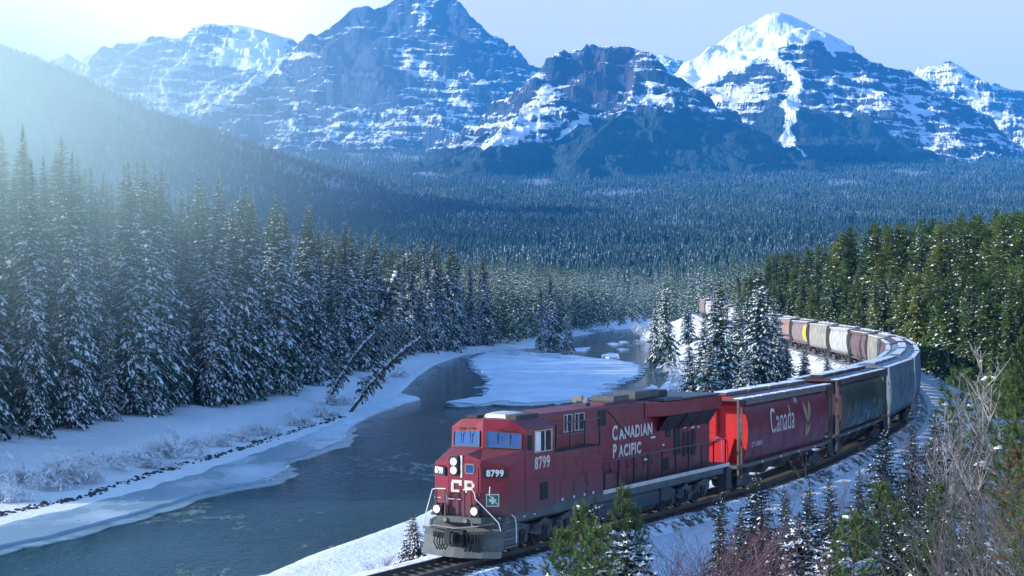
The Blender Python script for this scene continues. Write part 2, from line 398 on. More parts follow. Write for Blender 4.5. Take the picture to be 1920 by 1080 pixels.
_c = np.mean(ice1, axis=0); o = slab('thin_ice', [(_c[0] + (x - _c[0]) * 1.07, _c[1] + (y - _c[1]) * 1.06) for x, y in ice1], WZ - .08, WZ + .02, M_RIM, 21, 1.6); tag(o, kind='structure')
# grey shelf of bare shore ice along the left bank
shelf = [at(x, y, WZ + .1) for x, y in [(-420, 1128), (-200, 1076), (0, 1026), (130, 997), (260, 962), (400, 920), (500, 905), (537, 884), (534, 866), (640, 829), (655, 800)]]
shelf_in = [at(x, y, WZ + .2) for x, y in [(640, 790), (560, 822), (480, 850), (380, 885), (280, 915), (150, 950), (0, 985), (-200, 1032), (-420, 1080)]]
so_ = slab('shore_ice', shelf + shelf_in, WZ - 0.1, WZ + 0.17, M_ICE, 13, 0.45)
fattr(so_.data, 'bare', np.full(len(so_.data.vertices), 0.40)); tag(so_, kind='structure')

_sh = [(x + 0.9, y - 1.5) for x, y in shelf]; tag(slab('thin_ice', _sh + shelf_in, WZ - .09, WZ + .015, M_RIM, 22, .8), kind='structure')
# dark line where the ice hinges off the bank: broken plates and stones
def rock_mesh(r, seed, squash=0.6):
    rnd = random.Random(seed); bm = bmesh.new(); bmesh.ops.create_icosphere(bm, subdivisions=1, radius=r)
    for v in bm.verts: v.co *= rnd.uniform(0.7, 1.25); v.co.z *= squash
    V = np.array([v.co[:] for v in bm.verts]); F = np.array([[v.index for v in f.verts] for f in bm.faces]); bm.free(); return V, F
def merge(parts):
    Vs, Fs, Ms, o = [], [], [], 0
    for V, F, m in parts:
        Vs.append(V); Fs.append(F + o); Ms.append(np.full(len(F), m) if np.isscalar(m) else m); o += len(V)
    return np.concatenate(Vs), np.concatenate(Fs), np.concatenate(Ms)
M_STONE = painted('wet_stone', (0.035, 0.035, 0.037), 0.6, 0.3, streak=False)
rnd = random.Random(4)
crack = [(-300, 1030), (-20, 966), (0, 961), (120, 938), (200, 915), (290, 885), (370, 862), (450, 840), (520, 815), (600, 792), (640, 780)]
parts = []
for (x0, y0), (x1, y1) in zip(crack[:-1], crack[1:]):
    for k in range(64):
        t = rnd.random(); X, Y = at(x0 + (x1 - x0) * t, y0 + (y1 - y0) * t, WZ + 0.25); X += rnd.gauss(0, .3) + .5 * float(gnoise(X / 3, Y / 3, 8)); Y += rnd.gauss(0, .6)
        V, F = rock_mesh(rnd.uniform(.04, .15) * (1 + (rnd.random() < .1)), rnd.random(), .6); g = float(ground(np.array([X]), np.array([Y]))[0]); parts.append((V + np.array([X, Y, g + .04]), F, 0))
V, F, Mi = merge(parts)
tag(obj('shore_stones', np_mesh('shore_stones', V, F), None, M_STONE), kind='stuff')

# ------------------------------------------------------------------ mountains
def pix(X, Y, Z): return 960 + FPX * X / Y, HY - FPX * (Z - CAMZ) / Y
def jag(pts, n, amp, seed):
    """resample a ridge and roughen it"""
    P = np.array(pts, float); s = np.concatenate([[0], np.cumsum(np.hypot(np.diff(P[:, 0]), np.diff(P[:, 1])))])
    u = np.linspace(0, s[-1], n); Q = np.stack([np.interp(u, s, P[:, k]) for k in range(3)], 1)
    Q[:, 2] += amp * fbm(u / 120, u * 0 + seed, 4, seed); Q[:, 1] += 3 * amp * fbm(u / 200, u * 0 + seed + 9, 3, seed + 5); return Q
def build_mountain(name, crest, spurs, x0, x1, y0, y1, step, S, label, seed, gully=1.0, terr=60, tamp=14, jamp=6, masks=None, mat=None, calm=None):
    xs = np.arange(x0, x1, step); ys = np.arange(y0, y1, step); X, Y = np.meshgrid(xs, ys)
    wx_ = X + 60 * fbm(X / 260, Y / 260, 3, seed) + 16 * fbm(X / 60, Y / 60, 3, seed + 3); wy_ = Y + 90 * fbm(X / 260, Y / 260, 3, seed + 7) + 16 * fbm(X / 60, Y / 60, 3, seed + 4)
    h = np.full(X.shape, -400.0); dmin = np.full(X.shape, 1e9)
    for k, (pts, slope, amp) in enumerate([(crest, S, jamp)] + [(p, s, jamp) for p, s in spurs]):
        Q = jag(pts, max(6, len(pts) * 7), amp, seed + k)
        for a, b in zip(Q[:-1], Q[1:]):
            d, t = seg_dist(X, Y, a[0], a[1], b[0], b[1]); dw, tw = seg_dist(wx_, wy_, a[0], a[1], b[0], b[1])
            f = sstep(0, 60, d); dd = d * (1 - f) + dw * f
            z = a[2] + (b[2] - a[2]) * t - slope * dd / (1 + dd / 5200)
            h = np.maximum(h, z); dmin = np.minimum(dmin, d)
    if calm:
        p_, q_ = pix(X, Y, h); cm = 1 - 0.93 * calm(p_, q_)
    else: cm = 1.0
    h0_ = h.copy(); g = sstep(15, 260, dmin)
    h = h + gully * g * (46 * ridged(wx_ / 190, wy_ / 420, 5, seed + 21) - 40) + gully * 9 * sstep(5, 60, dmin) * (ridged(X / 42, Y / 90, 4, seed + 41) - 0.6)
    if terr:
        ph = (h + 0.10 * X + 46 * fbm(X / 420, Y / 420, 4, seed + 2)) / terr * 2 * math.pi
        tamp = tamp * (0.6 + 0.7 * np.clip(fbm(X / 170, Y / 170, 3, seed + 51) + .4, 0, 1.5))
        h = h + tamp * np.sin(ph) * sstep(4, 40, dmin) + tamp * 0.4 * np.sin(ph * 2.7 + 1) * sstep(4, 40, dmin)
    h = h0_ + (h - h0_) * cm
    gy_, gx_ = np.gradient(h, step); nzv = 1 / np.sqrt(1 + gx_ ** 2 + gy_ ** 2)
    PX, PY = pix(X, Y, h)
    jx = PX + 10 * fbm(X / 90, h / 90, 4, seed + 31); jy = PY + 10 * fbm(X / 90 + 40, h / 90, 4, seed + 32)
    snow, wood, warm = masks(jx, jy, nzv, X, Y, h)
    me = np_mesh(name, np.stack([X, Y, h], -1).reshape(-1, 3), grid_faces(len(ys), len(xs)), smooth=False)
    fattr(me, 'snow', snow); fattr(me, 'wood', wood); fattr(me, 'warm', warm)
    o = obj(name, me, None, mat or M_MOUNT); tag(o, label, None, None, 'structure'); return o
def soft(px, py, poly, w=10.0): return sstep(w, -w, poly_sd(px, py, poly))
M_MOUNT = mat_mountain()
def ridge_px(l): return [at_d(x, y, D) for x, y, D in l]

# the big stepped peak, left of centre
def m2(px, py, nz_, X, Y, h):
    s = 0.21 + 1.3 * (nz_ - 0.62)
    s = s + 0.75 * soft(px, py, [(365, 215), (560, 95), (575, 100), (520, 135), (470, 170), (400, 218)], 6)
    s = s + 0.55 * soft(px, py, [(680, 286), (790, 290), (800, 306), (690, 304)], 6) + 0.5 * soft(px, py, [(770, 15), (820, 5), (800, 40), (785, 45)], 8)
    s = s + 0.32 * soft(px, py, [(740, 60), (800, 120), (880, 180), (930, 205), (880, 215), (800, 170), (740, 110)], 14)
    s = s + 0.22 * soft(px, py, [(590, 215), (740, 190), (900, 230), (820, 275), (600, 280)], 20)
    s = s - 0.35 * soft(px, py, [(800, 20), (870, 20), (900, 110), (850, 90)], 12) - 0.3 * soft(px, py, [(610, 100), (720, 60), (760, 200), (620, 210)], 25)
    w_ = 0.8 * sstep(268, 320, py + 12 * fbm(px / 40, py / 40, 3, 77)) * (1 - soft(px, py, [(680, 286), (790, 290), (800, 306), (690, 304)], 6)) + 0.35 * soft(px, py, [(640, 220), (760, 200), (760, 270), (650, 275)], 20) + 0.4 * sstep(0, 40, py - np.interp(px, [365, 560, 640], [215, 262, 280]))
    return s, np.clip(w_, 0, 1), 0.25 + 0 * px
c2 = ridge_px([(300, 262, 8300), (372, 212, 8500), (450, 160, 8800), (520, 114, 9000), (580, 75, 9100), (640, 36, 9200), (662, 14, 9250), (690, 8, 9250), (700, 17, 9250), (735, 6, 9300), (760, -6, 9300), (800, -14, 9300), (850, -6, 9300), (858, 12, 9300), (880, 35, 9300), (893, 60, 9300), (896, 80, 9300), (935, 100, 9300), (938, 122, 9300), (960, 116, 9350), (1000, 124, 9400), (1030, 130, 9450), (1100, 170, 9500)])
s2 = [(ridge_px([(664, 20, 9240), (690, 90, 9000), (670, 150, 8750), (640, 215, 8450), (600, 275, 8050)]), 1.0),
      (ridge_px([(760, 0, 9290), (775, 80, 9050), (745, 165, 8700), (760, 215, 8450), (700, 280, 8000)]), 1.05),
      (ridge_px([(893, 70, 9290), (880, 150, 8950), (905, 205, 8600), (860, 270, 8000)]), 1.0),
      (ridge_px([(937, 120, 9300), (985, 180, 9000), (1010, 240, 8500)]), 0.9),
      (ridge_px([(520, 118, 8990), (560, 190, 8600), (545, 240, 8300), (520, 280, 8000)]), 0.8)]
build_mountain('mountain', c2, s2, -2100, 620, 7600, 10100, 9, 0.95, 'dark stepped rock peak streaked with snow, its top cut by the frame', 11, 0.75, 62, 6, 5, m2)

# far snowy massif on the left
def m1(px, py, nz_, X, Y, h):
    s = 0.62 + 1.7 * (nz_ - 0.62) + 0.9 * soft(px, py, [(440, 50), (540, 68), (540, 110), (490, 130), (405, 118), (425, 80)], 10) + 0.5 * soft(px, py, [(90, 90), (175, 90), (160, 140), (90, 140)], 10)
    s = s - 0.35 * soft(px, py, [(340, 130), (480, 125), (490, 150), (380, 165), (320, 160)], 10) - 0.35 * soft(px, py, [(160, 110), (340, 75), (400, 60), (340, 105), (180, 130)], 10)
    return s, 0 * px, 0 * px
c1 = ridge_px([(-60, 150, 11500), (60, 130, 11500), (100, 114, 11500), (126, 99, 11500), (150, 116, 11500), (176, 99, 11500), (210, 92, 11600), (268, 72, 11600), (300, 67, 11600), (346, 71, 11600), (376, 49, 11600), (430, 46, 11600), (456, 47, 11600), (505, 60, 11600), (548, 72, 11600), (590, 110, 11700), (700, 170, 11700)])
s1 = [(ridge_px([(376, 52, 11590), (345, 110, 11200), (300, 150, 10900), (330, 215, 10500)]), 0.85), (ridge_px([(268, 75, 11590), (230, 120, 11200), (200, 160, 10900)]), 0.85),
      (ridge_px([(505, 62, 11590), (470, 128, 11150), (400, 150, 10950), (370, 200, 10500)]), 0.7)]
build_mountain('mountain', c1, s1, -3600, -700, 10000, 12300, 11, 0.9, 'pale banded snow massif farthest left, with a smooth snow bowl', 23, 0.8, 75, 16, 6, m1)

# flat-topped dark cliff, centre
def m3(px, py, nz_, X, Y, h):
    s = 0.20 + 1.5 * (nz_ - 0.62) + 0.14 * sstep(1180, 1000, px)
    s = s + 0.55 * soft(px, py, [(880, 276), (930, 262), (1020, 224), (1022, 236), (960, 272)], 6) + 0.6 * soft(px, py, [(990, 268), (1060, 240), (1100, 216), (1096, 232), (1050, 262), (1010, 270)], 6)
    s = s + 0.25 * soft(px, py, [(960, 220), (1040, 150), (1060, 170), (1000, 230)], 10) - 0.3 * soft(px, py, [(1055, 110), (1190, 95), (1195, 170), (1070, 195)], 12) + 0.25 * soft(px, py, [(1190, 130), (1230, 150), (1290, 205), (1220, 215)], 12)
    line = np.interp(px, [860, 960, 1040, 1090, 1150, 1200, 1250, 1300, 1400], [278, 274, 262, 236, 214, 212, 206, 205, 235])
    w_ = sstep(-7, 7, py + 5 * fbm(px / 12, py / 30, 3, 5) - line) * (1 - 0.0 * px)
    return s, w_, 1.0 * soft(px, py, [(1060, 120), (1180, 90), (1200, 150), (1180, 170), (1070, 195)], 12)
c3 = ridge_px([(760, 330, 5600), (830, 300, 5700), (880, 270, 5800), (950, 215, 5950), (1000, 170, 6050), (1040, 125, 6100), (1050, 105, 6120), (1080, 92, 6150), (1130, 87, 6150), (1180, 85, 6150), (1205, 95, 6150), (1220, 120, 6150), (1250, 165, 6150), (1285, 192, 6150), (1340, 226, 6200), (1420, 260, 6300), (1500, 290, 6400), (1580, 318, 6500)])
s3 = [(ridge_px([(1195, 92, 6140), (1190, 150, 5980), (1180, 195, 5800), (1120, 250, 5500), (1080, 300, 5200)]), 0.75), (ridge_px([(1285, 195, 6140), (1330, 250, 5850), (1380, 300, 5500)]), 0.55),
      (ridge_px([(1045, 120, 6100), (1030, 170, 5950), (960, 240, 5600), (900, 285, 5300)]), 0.75)]
build_mountain('mountain', c3, s3, -700, 1500, 4900, 6900, 9, 1.0, 'flat topped dark cliff with a reddish rock face in the centre', 37, 0.55, 55, 8, 4, m3)

CAP = [(1230, 160), (1440, 5), (1475, 5), (1610, 96), (1570, 104), (1530, 82), (1480, 82), (1438, 104), (1420, 122), (1370, 134), (1345, 156), (1300, 166), (1260, 172)]
# snow cone, right of centre
def m4(px, py, nz_, X, Y, h):
    s = 0.22 + 1.6 * (nz_ - 0.62)
    s = s + 1.0 * soft(px, py, [(1230, 150), (1440, 15), (1475, 15), (1605, 96), (1570, 100), (1530, 78), (1480, 78), (1438, 100), (1420, 118), (1370, 128), (1345, 152), (1300, 162), (1260, 168)], 8)
    ch = np.abs(px - np.interp(py, [90, 125, 150, 200, 260, 300], [1440, 1466, 1492, 1484, 1472, 1502])); s = s + 0.9 * sstep(16, 6, ch) * (py > 95) * (py < 298) * (px > 1300)
    s = s + 0.34 * soft(px, py, [(1270, 165), (1400, 150), (1440, 175), (1410, 235), (1330, 215)], 14) + 0.22 * soft(px, py, [(1520, 150), (1640, 130), (1760, 200), (1700, 235), (1560, 190)], 16) - 0.35 * soft(px, py, [(1500, 95), (1580, 95), (1600, 130), (1520, 130)], 8)
    line = np.interp(px, [1230, 1300, 1340, 1400, 1440, 1500, 1560, 1620, 1680, 1750, 1800, 1870], [170, 205, 226, 240, 205, 200, 212, 216, 262, 290, 310, 330])
    w_ = sstep(-9, 9, py + 6 * fbm(px / 14, py / 34, 3, 5) - line) * (1 - 0.75 * sstep(20, 9, ch) * (py < 300)) + 0.3 * soft(px, py, [(1380, 180), (1460, 180), (1460, 235), (1380, 240)], 12)
    return s, np.clip(w_, 0, 1), 0.8 * soft(px, py, [(1500, 95), (1590, 95), (1600, 125), (1510, 130)], 12) + 0.15
c4 = ridge_px([(1130, 215, 7300), (1245, 150, 7400), (1300, 116, 7450), (1350, 85, 7500), (1400, 50, 7550), (1440, 25, 7580), (1462, 21, 7600), (1490, 30, 7600), (1520, 46, 7600), (1580, 75, 7600), (1600, 95, 7600), (1640, 118, 7580), (1700, 136, 7550), (1735, 160, 7500), (1760, 180, 7450), (1800, 192, 7400), (1830, 232, 7300), (1852, 285, 7200), (1872, 326, 7100), (1940, 372, 7000)])
s4 = [(ridge_px([(1455, 25, 7590), (1440, 95, 7380), (1405, 165, 7130), (1360, 235, 6800), (1330, 290, 6500)]), 0.72), (ridge_px([(1590, 90, 7590), (1560, 150, 7300), (1550, 210, 7000), (1570, 300, 6500)]), 0.8),
      (ridge_px([(1700, 140, 7540), (1690, 200, 7250), (1720, 270, 6850), (1760, 320, 6500)]), 0.85), (ridge_px([(1300, 120, 7440), (1290, 180, 7150), (1260, 240, 6800)]), 0.55)]
build_mountain('mountain', c4, s4, 250, 2500, 6300, 8400, 9, 0.85, 'snow capped cone peak with a white avalanche chute, right of centre', 51, 0.5, 60, 8, 3, m4, None, lambda px, py: soft(px, py, CAP, 14))

# snowy shoulders at the right edge and a small far peak
def m5(px, py, nz_, X, Y, h):
    s = 0.58 + 1.7 * (nz_ - 0.62) + 0.4 * soft(px, py, [(1715, 140), (1790, 120), (1810, 140), (1790, 180), (1730, 160)], 10) - 0.3 * soft(px, py, [(1850, 170), (1940, 175), (1940, 215), (1870, 215)], 10)
    w_ = 0.7 * sstep(290, 330, py); return s, w_, 0.4 + 0 * px
c5 = ridge_px([(1600, 190, 10000), (1690, 150, 10000), (1715, 138, 10000), (1742, 124, 10000), (1787, 117, 10000), (1812, 131, 10000), (1850, 160, 10000), (1925, 170, 10000), (2050, 175, 10000), (2300, 230, 10000)])
s5 = [(ridge_px([(1787, 118, 9990), (1830, 190, 9650), (1840, 240, 9400), (1830, 310, 8900)]), 0.8), (ridge_px([(1925, 224, 9500), (1880, 232, 9450), (1850, 262, 9200)]), 0.8)]
build_mountain('mountain', c5, s5, 1900, 4300, 8700, 10700, 12, 0.8, 'sunlit snowy shoulder at the right edge behind the cone peak', 67, 0.9, 66, 16, 6, m5)
c6 = ridge_px([(1150, 170, 12000), (1220, 114, 12000), (1242, 102, 12000), (1262, 110, 12000), (1282, 124, 12000), (1360, 180, 12000)])
build_mountain('mountain', c6, [(ridge_px([(1242, 104, 11990), (1240, 150, 11700)]), 0.8)], 500, 1700, 11300, 12600, 14, 0.8, 'small white pyramid peak far back between the cliff and the cone', 71, 0.6, 60, 14, 6, lambda px, py, n_, X, Y, h: (0.6 + (n_ - 0.6), 0 * px, 0 * px))

# ------------------------------------------------------------------ haze of the valley
bm = bmesh.new(); bmesh.ops.create_cube(bm, size=1)
for v in bm.verts: v.co = (v.co.x * 16000, v.co.y * 15000 + 6300, (v.co.z + 0.5) * 2220 - 420)
hm = bpy.data.meshes.new('haze'); bm.to_mesh(hm); bm.free()
t = NT('valley_haze'); t.t.nodes.remove(t.b); pv = t.n('ShaderNodeVolumePrincipled'); pv.inputs['Color'].default_value = HAZE_COLOR; pv.inputs['Density'].default_value = HAZE_DENSITY; pv.inputs['Anisotropy'].default_value = 0.2
t.l(pv.outputs[0], t.o.inputs['Volume'])
tag(obj('haze', hm, None, t.m), kind='stuff')

# volumes added to imitate sun glow: one against the left hill, one over the left tree tops
def glow_volume(name, c, r, dens, col):
    bm = bmesh.new(); bmesh.ops.create_icosphere(bm, subdivisions=3, radius=1.0); me = bpy.data.meshes.new(name); bm.to_mesh(me); bm.free()
    t = NT(name); t.t.nodes.remove(t.b); pv = t.n('ShaderNodeVolumePrincipled'); pv.inputs['Color'].default_value = (*col, 1); pv.inputs['Anisotropy'].default_value = 0.1
    g = t.n('ShaderNodeTexGradient', gradient_type='QUADRATIC_SPHERE'); t.l(t.n('ShaderNodeTexCoord').outputs['Object'], g.inputs[0])
    t.l(t.math('MULTIPLY', g.outputs['Fac'], dens), pv.inputs['Density']); t.l(pv.outputs[0], t.o.inputs['Volume'])
    o = obj(name, me, None, t.m); o.location = c; o.scale = r; tag(o, kind='stuff')
glow_volume('glow_volume', (-880, 2150, 235), (640, 1000, 380), 0.0038, (0.84, 1.0, 0.95))
glow_volume('glow_volume', (-56, 128, 24), (62, 84, 27), 0.030, (0.84, 1.0, 0.82))
# ------------------------------------------------------------------ trees
def mat_needle(name, c1, c2, c3=None):
    t = NT(name)
    oi = t.n('ShaderNodeObjectInfo').outputs['Random']
    n = t.noise(0.9, 3, 0.6); n2 = t.noise(5, 3, 0.6)
    c = t.mix(t.ramp(n, 0.35, 0.65), c1, c2)
    c = t.mix(t.ramp(n2, 0.55, 0.75, 0, 0.5), c, tuple(x * 0.45 for x in c1))
    if c3: c = t.mix(t.ramp(oi, 0.55, 1.0, 0, 0.6), c, c3)
    v = t.n('ShaderNodeVectorMath', operation='SCALE'); t.l(c, v.inputs[0]); t.l(t.ramp(oi, 0, 1, 0.75, 1.3), v.inputs['Scale'])
    t.base(v.outputs[0]); t.rough(0.65, 0.2)
    tr = t.n('ShaderNodeBsdfTranslucent'); t.l(v.outputs[0], tr.inputs['Color']); mx = t.n('ShaderNodeMixShader'); mx.inputs[0].default_value = 0.28
    t.l(t.b.outputs[0], mx.inputs[1]); t.l(tr.outputs[0], mx.inputs[2]); t.l(mx.outputs[0], t.o.inputs['Surface'])
    return t.m
def mat_plain(name, c1, c2, scale=3.0, rough=0.8, bump=0.0):
    t = NT(name); n = t.noise(scale, 4, 0.6)
    t.base(t.mix(t.ramp(n, 0.3, 0.7), c1, c2)); t.rough(rough, 0.2)
    if bump: t.bump(n, bump, 0.03)
    return t.m
M_SPRUCE = mat_needle('spruce_needles', (0.034, 0.088, 0.062), (0.068, 0.135, 0.085), (0.095, 0.135, 0.050))
M_PINE = mat_needle('pine_needles', (0.060, 0.115, 0.030), (0.120, 0.180, 0.042), (0.165, 0.175, 0.042))
M_YOUNG = mat_needle('young_pine_needles', (0.055, 0.095, 0.030), (0.105, 0.160, 0.042))
M_DARKSP = mat_needle('dark_spruce_needles', (0.016, 0.030, 0.024), (0.030, 0.050, 0.034))
M_BARK = mat_plain('bark', (0.05, 0.038, 0.03), (0.13, 0.105, 0.085), 6, 0.85, 0.5)
M_TSNOW = mat_plain('branch_snow', (0.80, 0.82, 0.85), (0.88, 0.89, 0.91), 2, 0.7)
M_TWIG = mat_plain('bare_twigs', (0.045, 0.038, 0.038), (0.15, 0.13, 0.128), 5)
M_REDTWIG = mat_plain('willow_twigs', (0.10, 0.055, 0.06), (0.20, 0.12, 0.12), 5)
M_FROST = mat_plain('frosted_twigs', (0.62, 0.66, 0.70), (0.86, 0.88, 0.91), 3)
M_RUST = mat_plain('dead_needles', (0.09, 0.06, 0.03), (0.17, 0.10, 0.045), 4)
M_BIRCH = mat_plain('pale_bark', (0.15, 0.135, 0.13), (0.28, 0.26, 0.25), 5)

class TB:
    def __init__(s): s.v = []; s.f = []; s.m = []
    def tri(s, a, b, c, m):
        i = len(s.v); s.v += [a, b, c]; s.f.append((i, i + 1, i + 2)); s.m.append(m)
    def mesh(s, name, mats):
        me = np_mesh(name, np.array([tuple(p) for p in s.v]), np.array(s.f), s.m)
        for m in mats: me.materials.append(m)
        return me
    def arrays(s): return np.array([tuple(p) for p in s.v], float), np.array(s.f), np.array(s.m)
def tube_into(tb, pts, radii, n, m):
    """tapered tube of n sides along pts, written as triangles"""
    rings = []
    for i, p in enumerate(pts):
        d = (pts[min(i + 1, len(pts) - 1)] - pts[max(i - 1, 0)])
        d = d.normalized() if d.length > 1e-6 else Vector((0, 0, 1))
        a = d.orthogonal().normalized(); b = d.cross(a)
        rings.append([p + (a * math.cos(2 * math.pi * k / n) + b * math.sin(2 * math.pi * k / n)) * radii[i] for k in range(n)])
    base = len(tb.v)
    for r in rings: tb.v += r
    for i in range(len(rings) - 1):
        for k in range(n):
            a = base + i * n + k; b = base + i * n + (k + 1) % n; c = a + n; d = b + n
            tb.f += [(a, b, d), (a, d, c)]; tb.m += [m, m]

def conifer(seed, H, R, whorls=26, per=7, snow=0.5, seg=5, z0=0.06, droop=0.5, snow_top=0.25, ragged=0.3, clump=1.0, taper=0.85, sc=1.0):
    """crown of drooping branches at uneven heights, each a spine with side sprays; slot 0 needles, slot 1 snow"""
    rnd = random.Random(seed); tb = TB(); U = rnd.uniform
    lob = [U(0, 6.28) for _ in range(4)]; nb = whorls * per
    for bi in range(nb):
        q = ((bi + U(0, 1)) / nb); q = 1 - (1 - q) ** 1.08 if q < .9 else q
        z = H * (z0 + (1 - z0) * q)
        prof = (1 - q) ** taper * (0.62 + 0.38 * min(1, q / 0.18))
        a = bi * 2.39996 + U(-.5, .5); ca, sa = math.cos(a), math.sin(a)
        lobe = 1 + ragged * (0.45 * math.sin(3 * a + lob[0] + 9 * q) + 0.45 * math.sin(2 * a + lob[1] - 15 * q) + 0.4 * math.sin(37 * q + lob[2] + a))
        L = R * prof * max(.3, lobe) * U(.72, 1.15) + 0.14 * sc
        up = 0.55 * q ** 1.5 - 0.05 + U(-.12, .12); dr = droop * (1.1 - 0.7 * q) + U(-.16, .16)
        def sp(s): return Vector((ca * L * s, sa * L * s, z + L * (up * s - dr * s * s)))
        side = Vector((-sa, ca, 0)); heavy = snow * (0.55 + 0.9 * rnd.random()) * (1 if q < 1 - snow_top * U(.5, 1.3) else .12)
        k = seg if L > R * .3 else max(2, seg - 2)
        for j in range(k):
            s0 = (j + 0.15) / k; s1 = min(1.0, (j + 1.25) / k)
            p0 = sp(s0); p1 = sp(s1); wd = L * (0.32 * (1 - 0.68 * s0) + 0.05) * clump * U(.7, 1.3)
            dn = Vector((0, 0, -wd * U(.25, .7)))
            for sg in (-1, 1):
                tip = p0.lerp(p1, U(.6, 1.2)) + side * sg * wd + dn * U(.2, 1)
                tb.tri(p0, p1 + side * sg * wd * 0.15, tip, 0)
                for _ in range(2):      # snow lying on the spray in small clots
                    if rnd.random() < heavy * .85:
                        c = p0.lerp(p1, U(.05, .95)).lerp(tip, U(.05, .85)) + Vector((0, 0, U(.04, .09) * sc)); g = wd * U(.16, .36) + .05 * sc; an = U(0, 6.28)
                        ea = (p1 - p0).normalized() * g; eb = (tip - p0).normalized() * g; ca_, sa_ = math.cos(an), math.sin(an)
                        tb.tri(c + ea * ca_ + eb * sa_, c + ea * math.cos(an + 2.2) + eb * math.sin(an + 2.2), c + ea * math.cos(an + 4.1) + eb * math.sin(an + 4.1) + Vector((0, 0, g * .3)), 1)
            tb.tri(p0, p1, p0.lerp(p1, U(.3, .9)) + Vector((U(-.2, .2) * wd, U(-.2, .2) * wd, -wd * U(.4, 1.0))), 0)
        e = sp(1.0); p = sp(0.8); tb.tri(p + side * L * .08, p - side * L * .08, e + (e - p) * U(.2, .7), 0)
        if rnd.random() < heavy:
            s0 = U(.35, .85); s1 = min(1.0, s0 + U(.1, .28)); wd = L * U(.05, .12) + .05 * sc
            p0 = sp(s0) + Vector((0, 0, .03 * sc)); p1 = sp(s1) + Vector((0, 0, .02 * sc)); mid = p0.lerp(p1, U(.35, .65)); top = mid + Vector((0, 0, wd * .5 + .05 * sc))
            l = mid + side * wd - Vector((0, 0, wd * .4)); r = mid - side * wd - Vector((0, 0, wd * .4))
            tb.tri(p0, l, top, 1); tb.tri(l, p1, top, 1); tb.tri(p1, r, top, 1); tb.tri(r, p0, top, 1)
    for k in range(5):
        a = k * 1.256; tb.tri(Vector((math.cos(a) * .1 * sc, math.sin(a) * .1 * sc, H * .965)), Vector((math.cos(a + 1.5) * .1 * sc, math.sin(a + 1.5) * .1 * sc, H * .965)), Vector((0, 0, H * 1.015)), 0)
    return tb
def trunk_mesh(name, H, r, mat, n=6, lean=0.0):
    tb = TB(); pts = [Vector((lean * (i / 4) ** 2, 0, -0.4 + (H * 0.97 + 0.4) * i / 4)) for i in range(5)]
    tube_into(tb, pts, [r, r * .82, r * .6, r * .35, r * .06], n, 0)
    return tb.mesh(name, [mat])
def tree_proto(crown_me, trunk_me): return (crown_me, trunk_me)
def put_tree(proto, name, loc, rz, s, label, cat, group=None, sxy=None):
    r = thing(name, label, cat, loc, rz, group); r.rotation_euler = (R.gauss(0, .022), R.gauss(0, .022), rz); r.scale = (sxy or s, sxy or s, s)
    obj('crown', proto[0], r); obj('trunk', proto[1], r); return r

SPRUCES = []
for k, (H, R, wh, sn) in enumerate([(24, 3.0, 42, .95), (22, 2.7, 40, 1.1), (26, 3.2, 44, .85), (20, 2.9, 38, 1.2), (23, 2.3, 40, .8), (25, 2.8, 42, 1.0), (25, 1.7, 44, .8), (21, 3.5, 38, 1.1)]):
    SPRUCES.append((H, (conifer(100 + k, H, R, wh, 9, sn, 6, 0.04, 0.62, 0.34, .38, 1.0, 0.72).mesh('spruce_crown', [M_SPRUCE, M_TSNOW]), trunk_mesh('spruce_trunk', H, 0.26, M_BARK))))
PINES = []
for k, (H, R, wh, sn) in enumerate([(18, 2.5, 28, .06), (17, 2.2, 28, .09), (20, 2.7, 30, .04), (15, 2.4, 25, .08), (19, 2.1, 29, .12)]):
    PINES.append((H, (conifer(200 + k, H, R, wh, 10, sn, 5, 0.06, 0.30, 0.1, .5, 1.3, 0.55).mesh('pine_crown', [M_PINE, M_TSNOW]), trunk_mesh('pine_trunk', H, 0.22, M_BARK))))

_O = 'zeroth first second third fourth fifth sixth seventh eighth ninth tenth eleventh twelfth thirteenth fourteenth fifteenth sixteenth seventeenth eighteenth nineteenth'.split()
_T = {2: ('twentieth', 'twenty'), 3: ('thirtieth', 'thirty'), 4: ('fortieth', 'forty'), 5: ('fiftieth', 'fifty'), 6: ('sixtieth', 'sixty'), 7: ('seventieth', 'seventy'), 8: ('eightieth', 'eighty'), 9: ('ninetieth', 'ninety')}
def ordinal(n):
    if n < 20: return _O[n]
    if n >= 100: return 'hundredth' if n == 100 else 'hundred-and-' + ordinal(n - 100)
    return _T[n // 10][0] if n % 10 == 0 else _T[n // 10][1] + '-' + _O[n % 10]
def by_order(lst):
    o = sorted(range(len(lst)), key=lambda i: lst[i][0]); return {i: ordinal(k + 1) for k, i in enumerate(o)}
R = random.Random(77)
def scatter(cands, sp_fn, seed):
    """thin candidate points to a spacing"""
    keep = []; cell = {}
    for (x, y) in cands:
        s = sp_fn(x, y); c = (int(x // 8), int(y // 8)); ok = True
        for i in (-1, 0, 1):
            for j in (-1, 0, 1):
                for (a, b) in cell.get((c[0] + i, c[1] + j), ()):
                    if (a - x) ** 2 + (b - y) ** 2 < s * s: ok = False; break
                if not ok: break
            if not ok: break
        if ok: keep.append((x, y)); cell.setdefault(c, []).append((x, y))
    return keep
rng = np.random.default_rng(5)
def gz(x, y): return float(ground(np.array([float(x)]), np.array([float(y)]))[0])

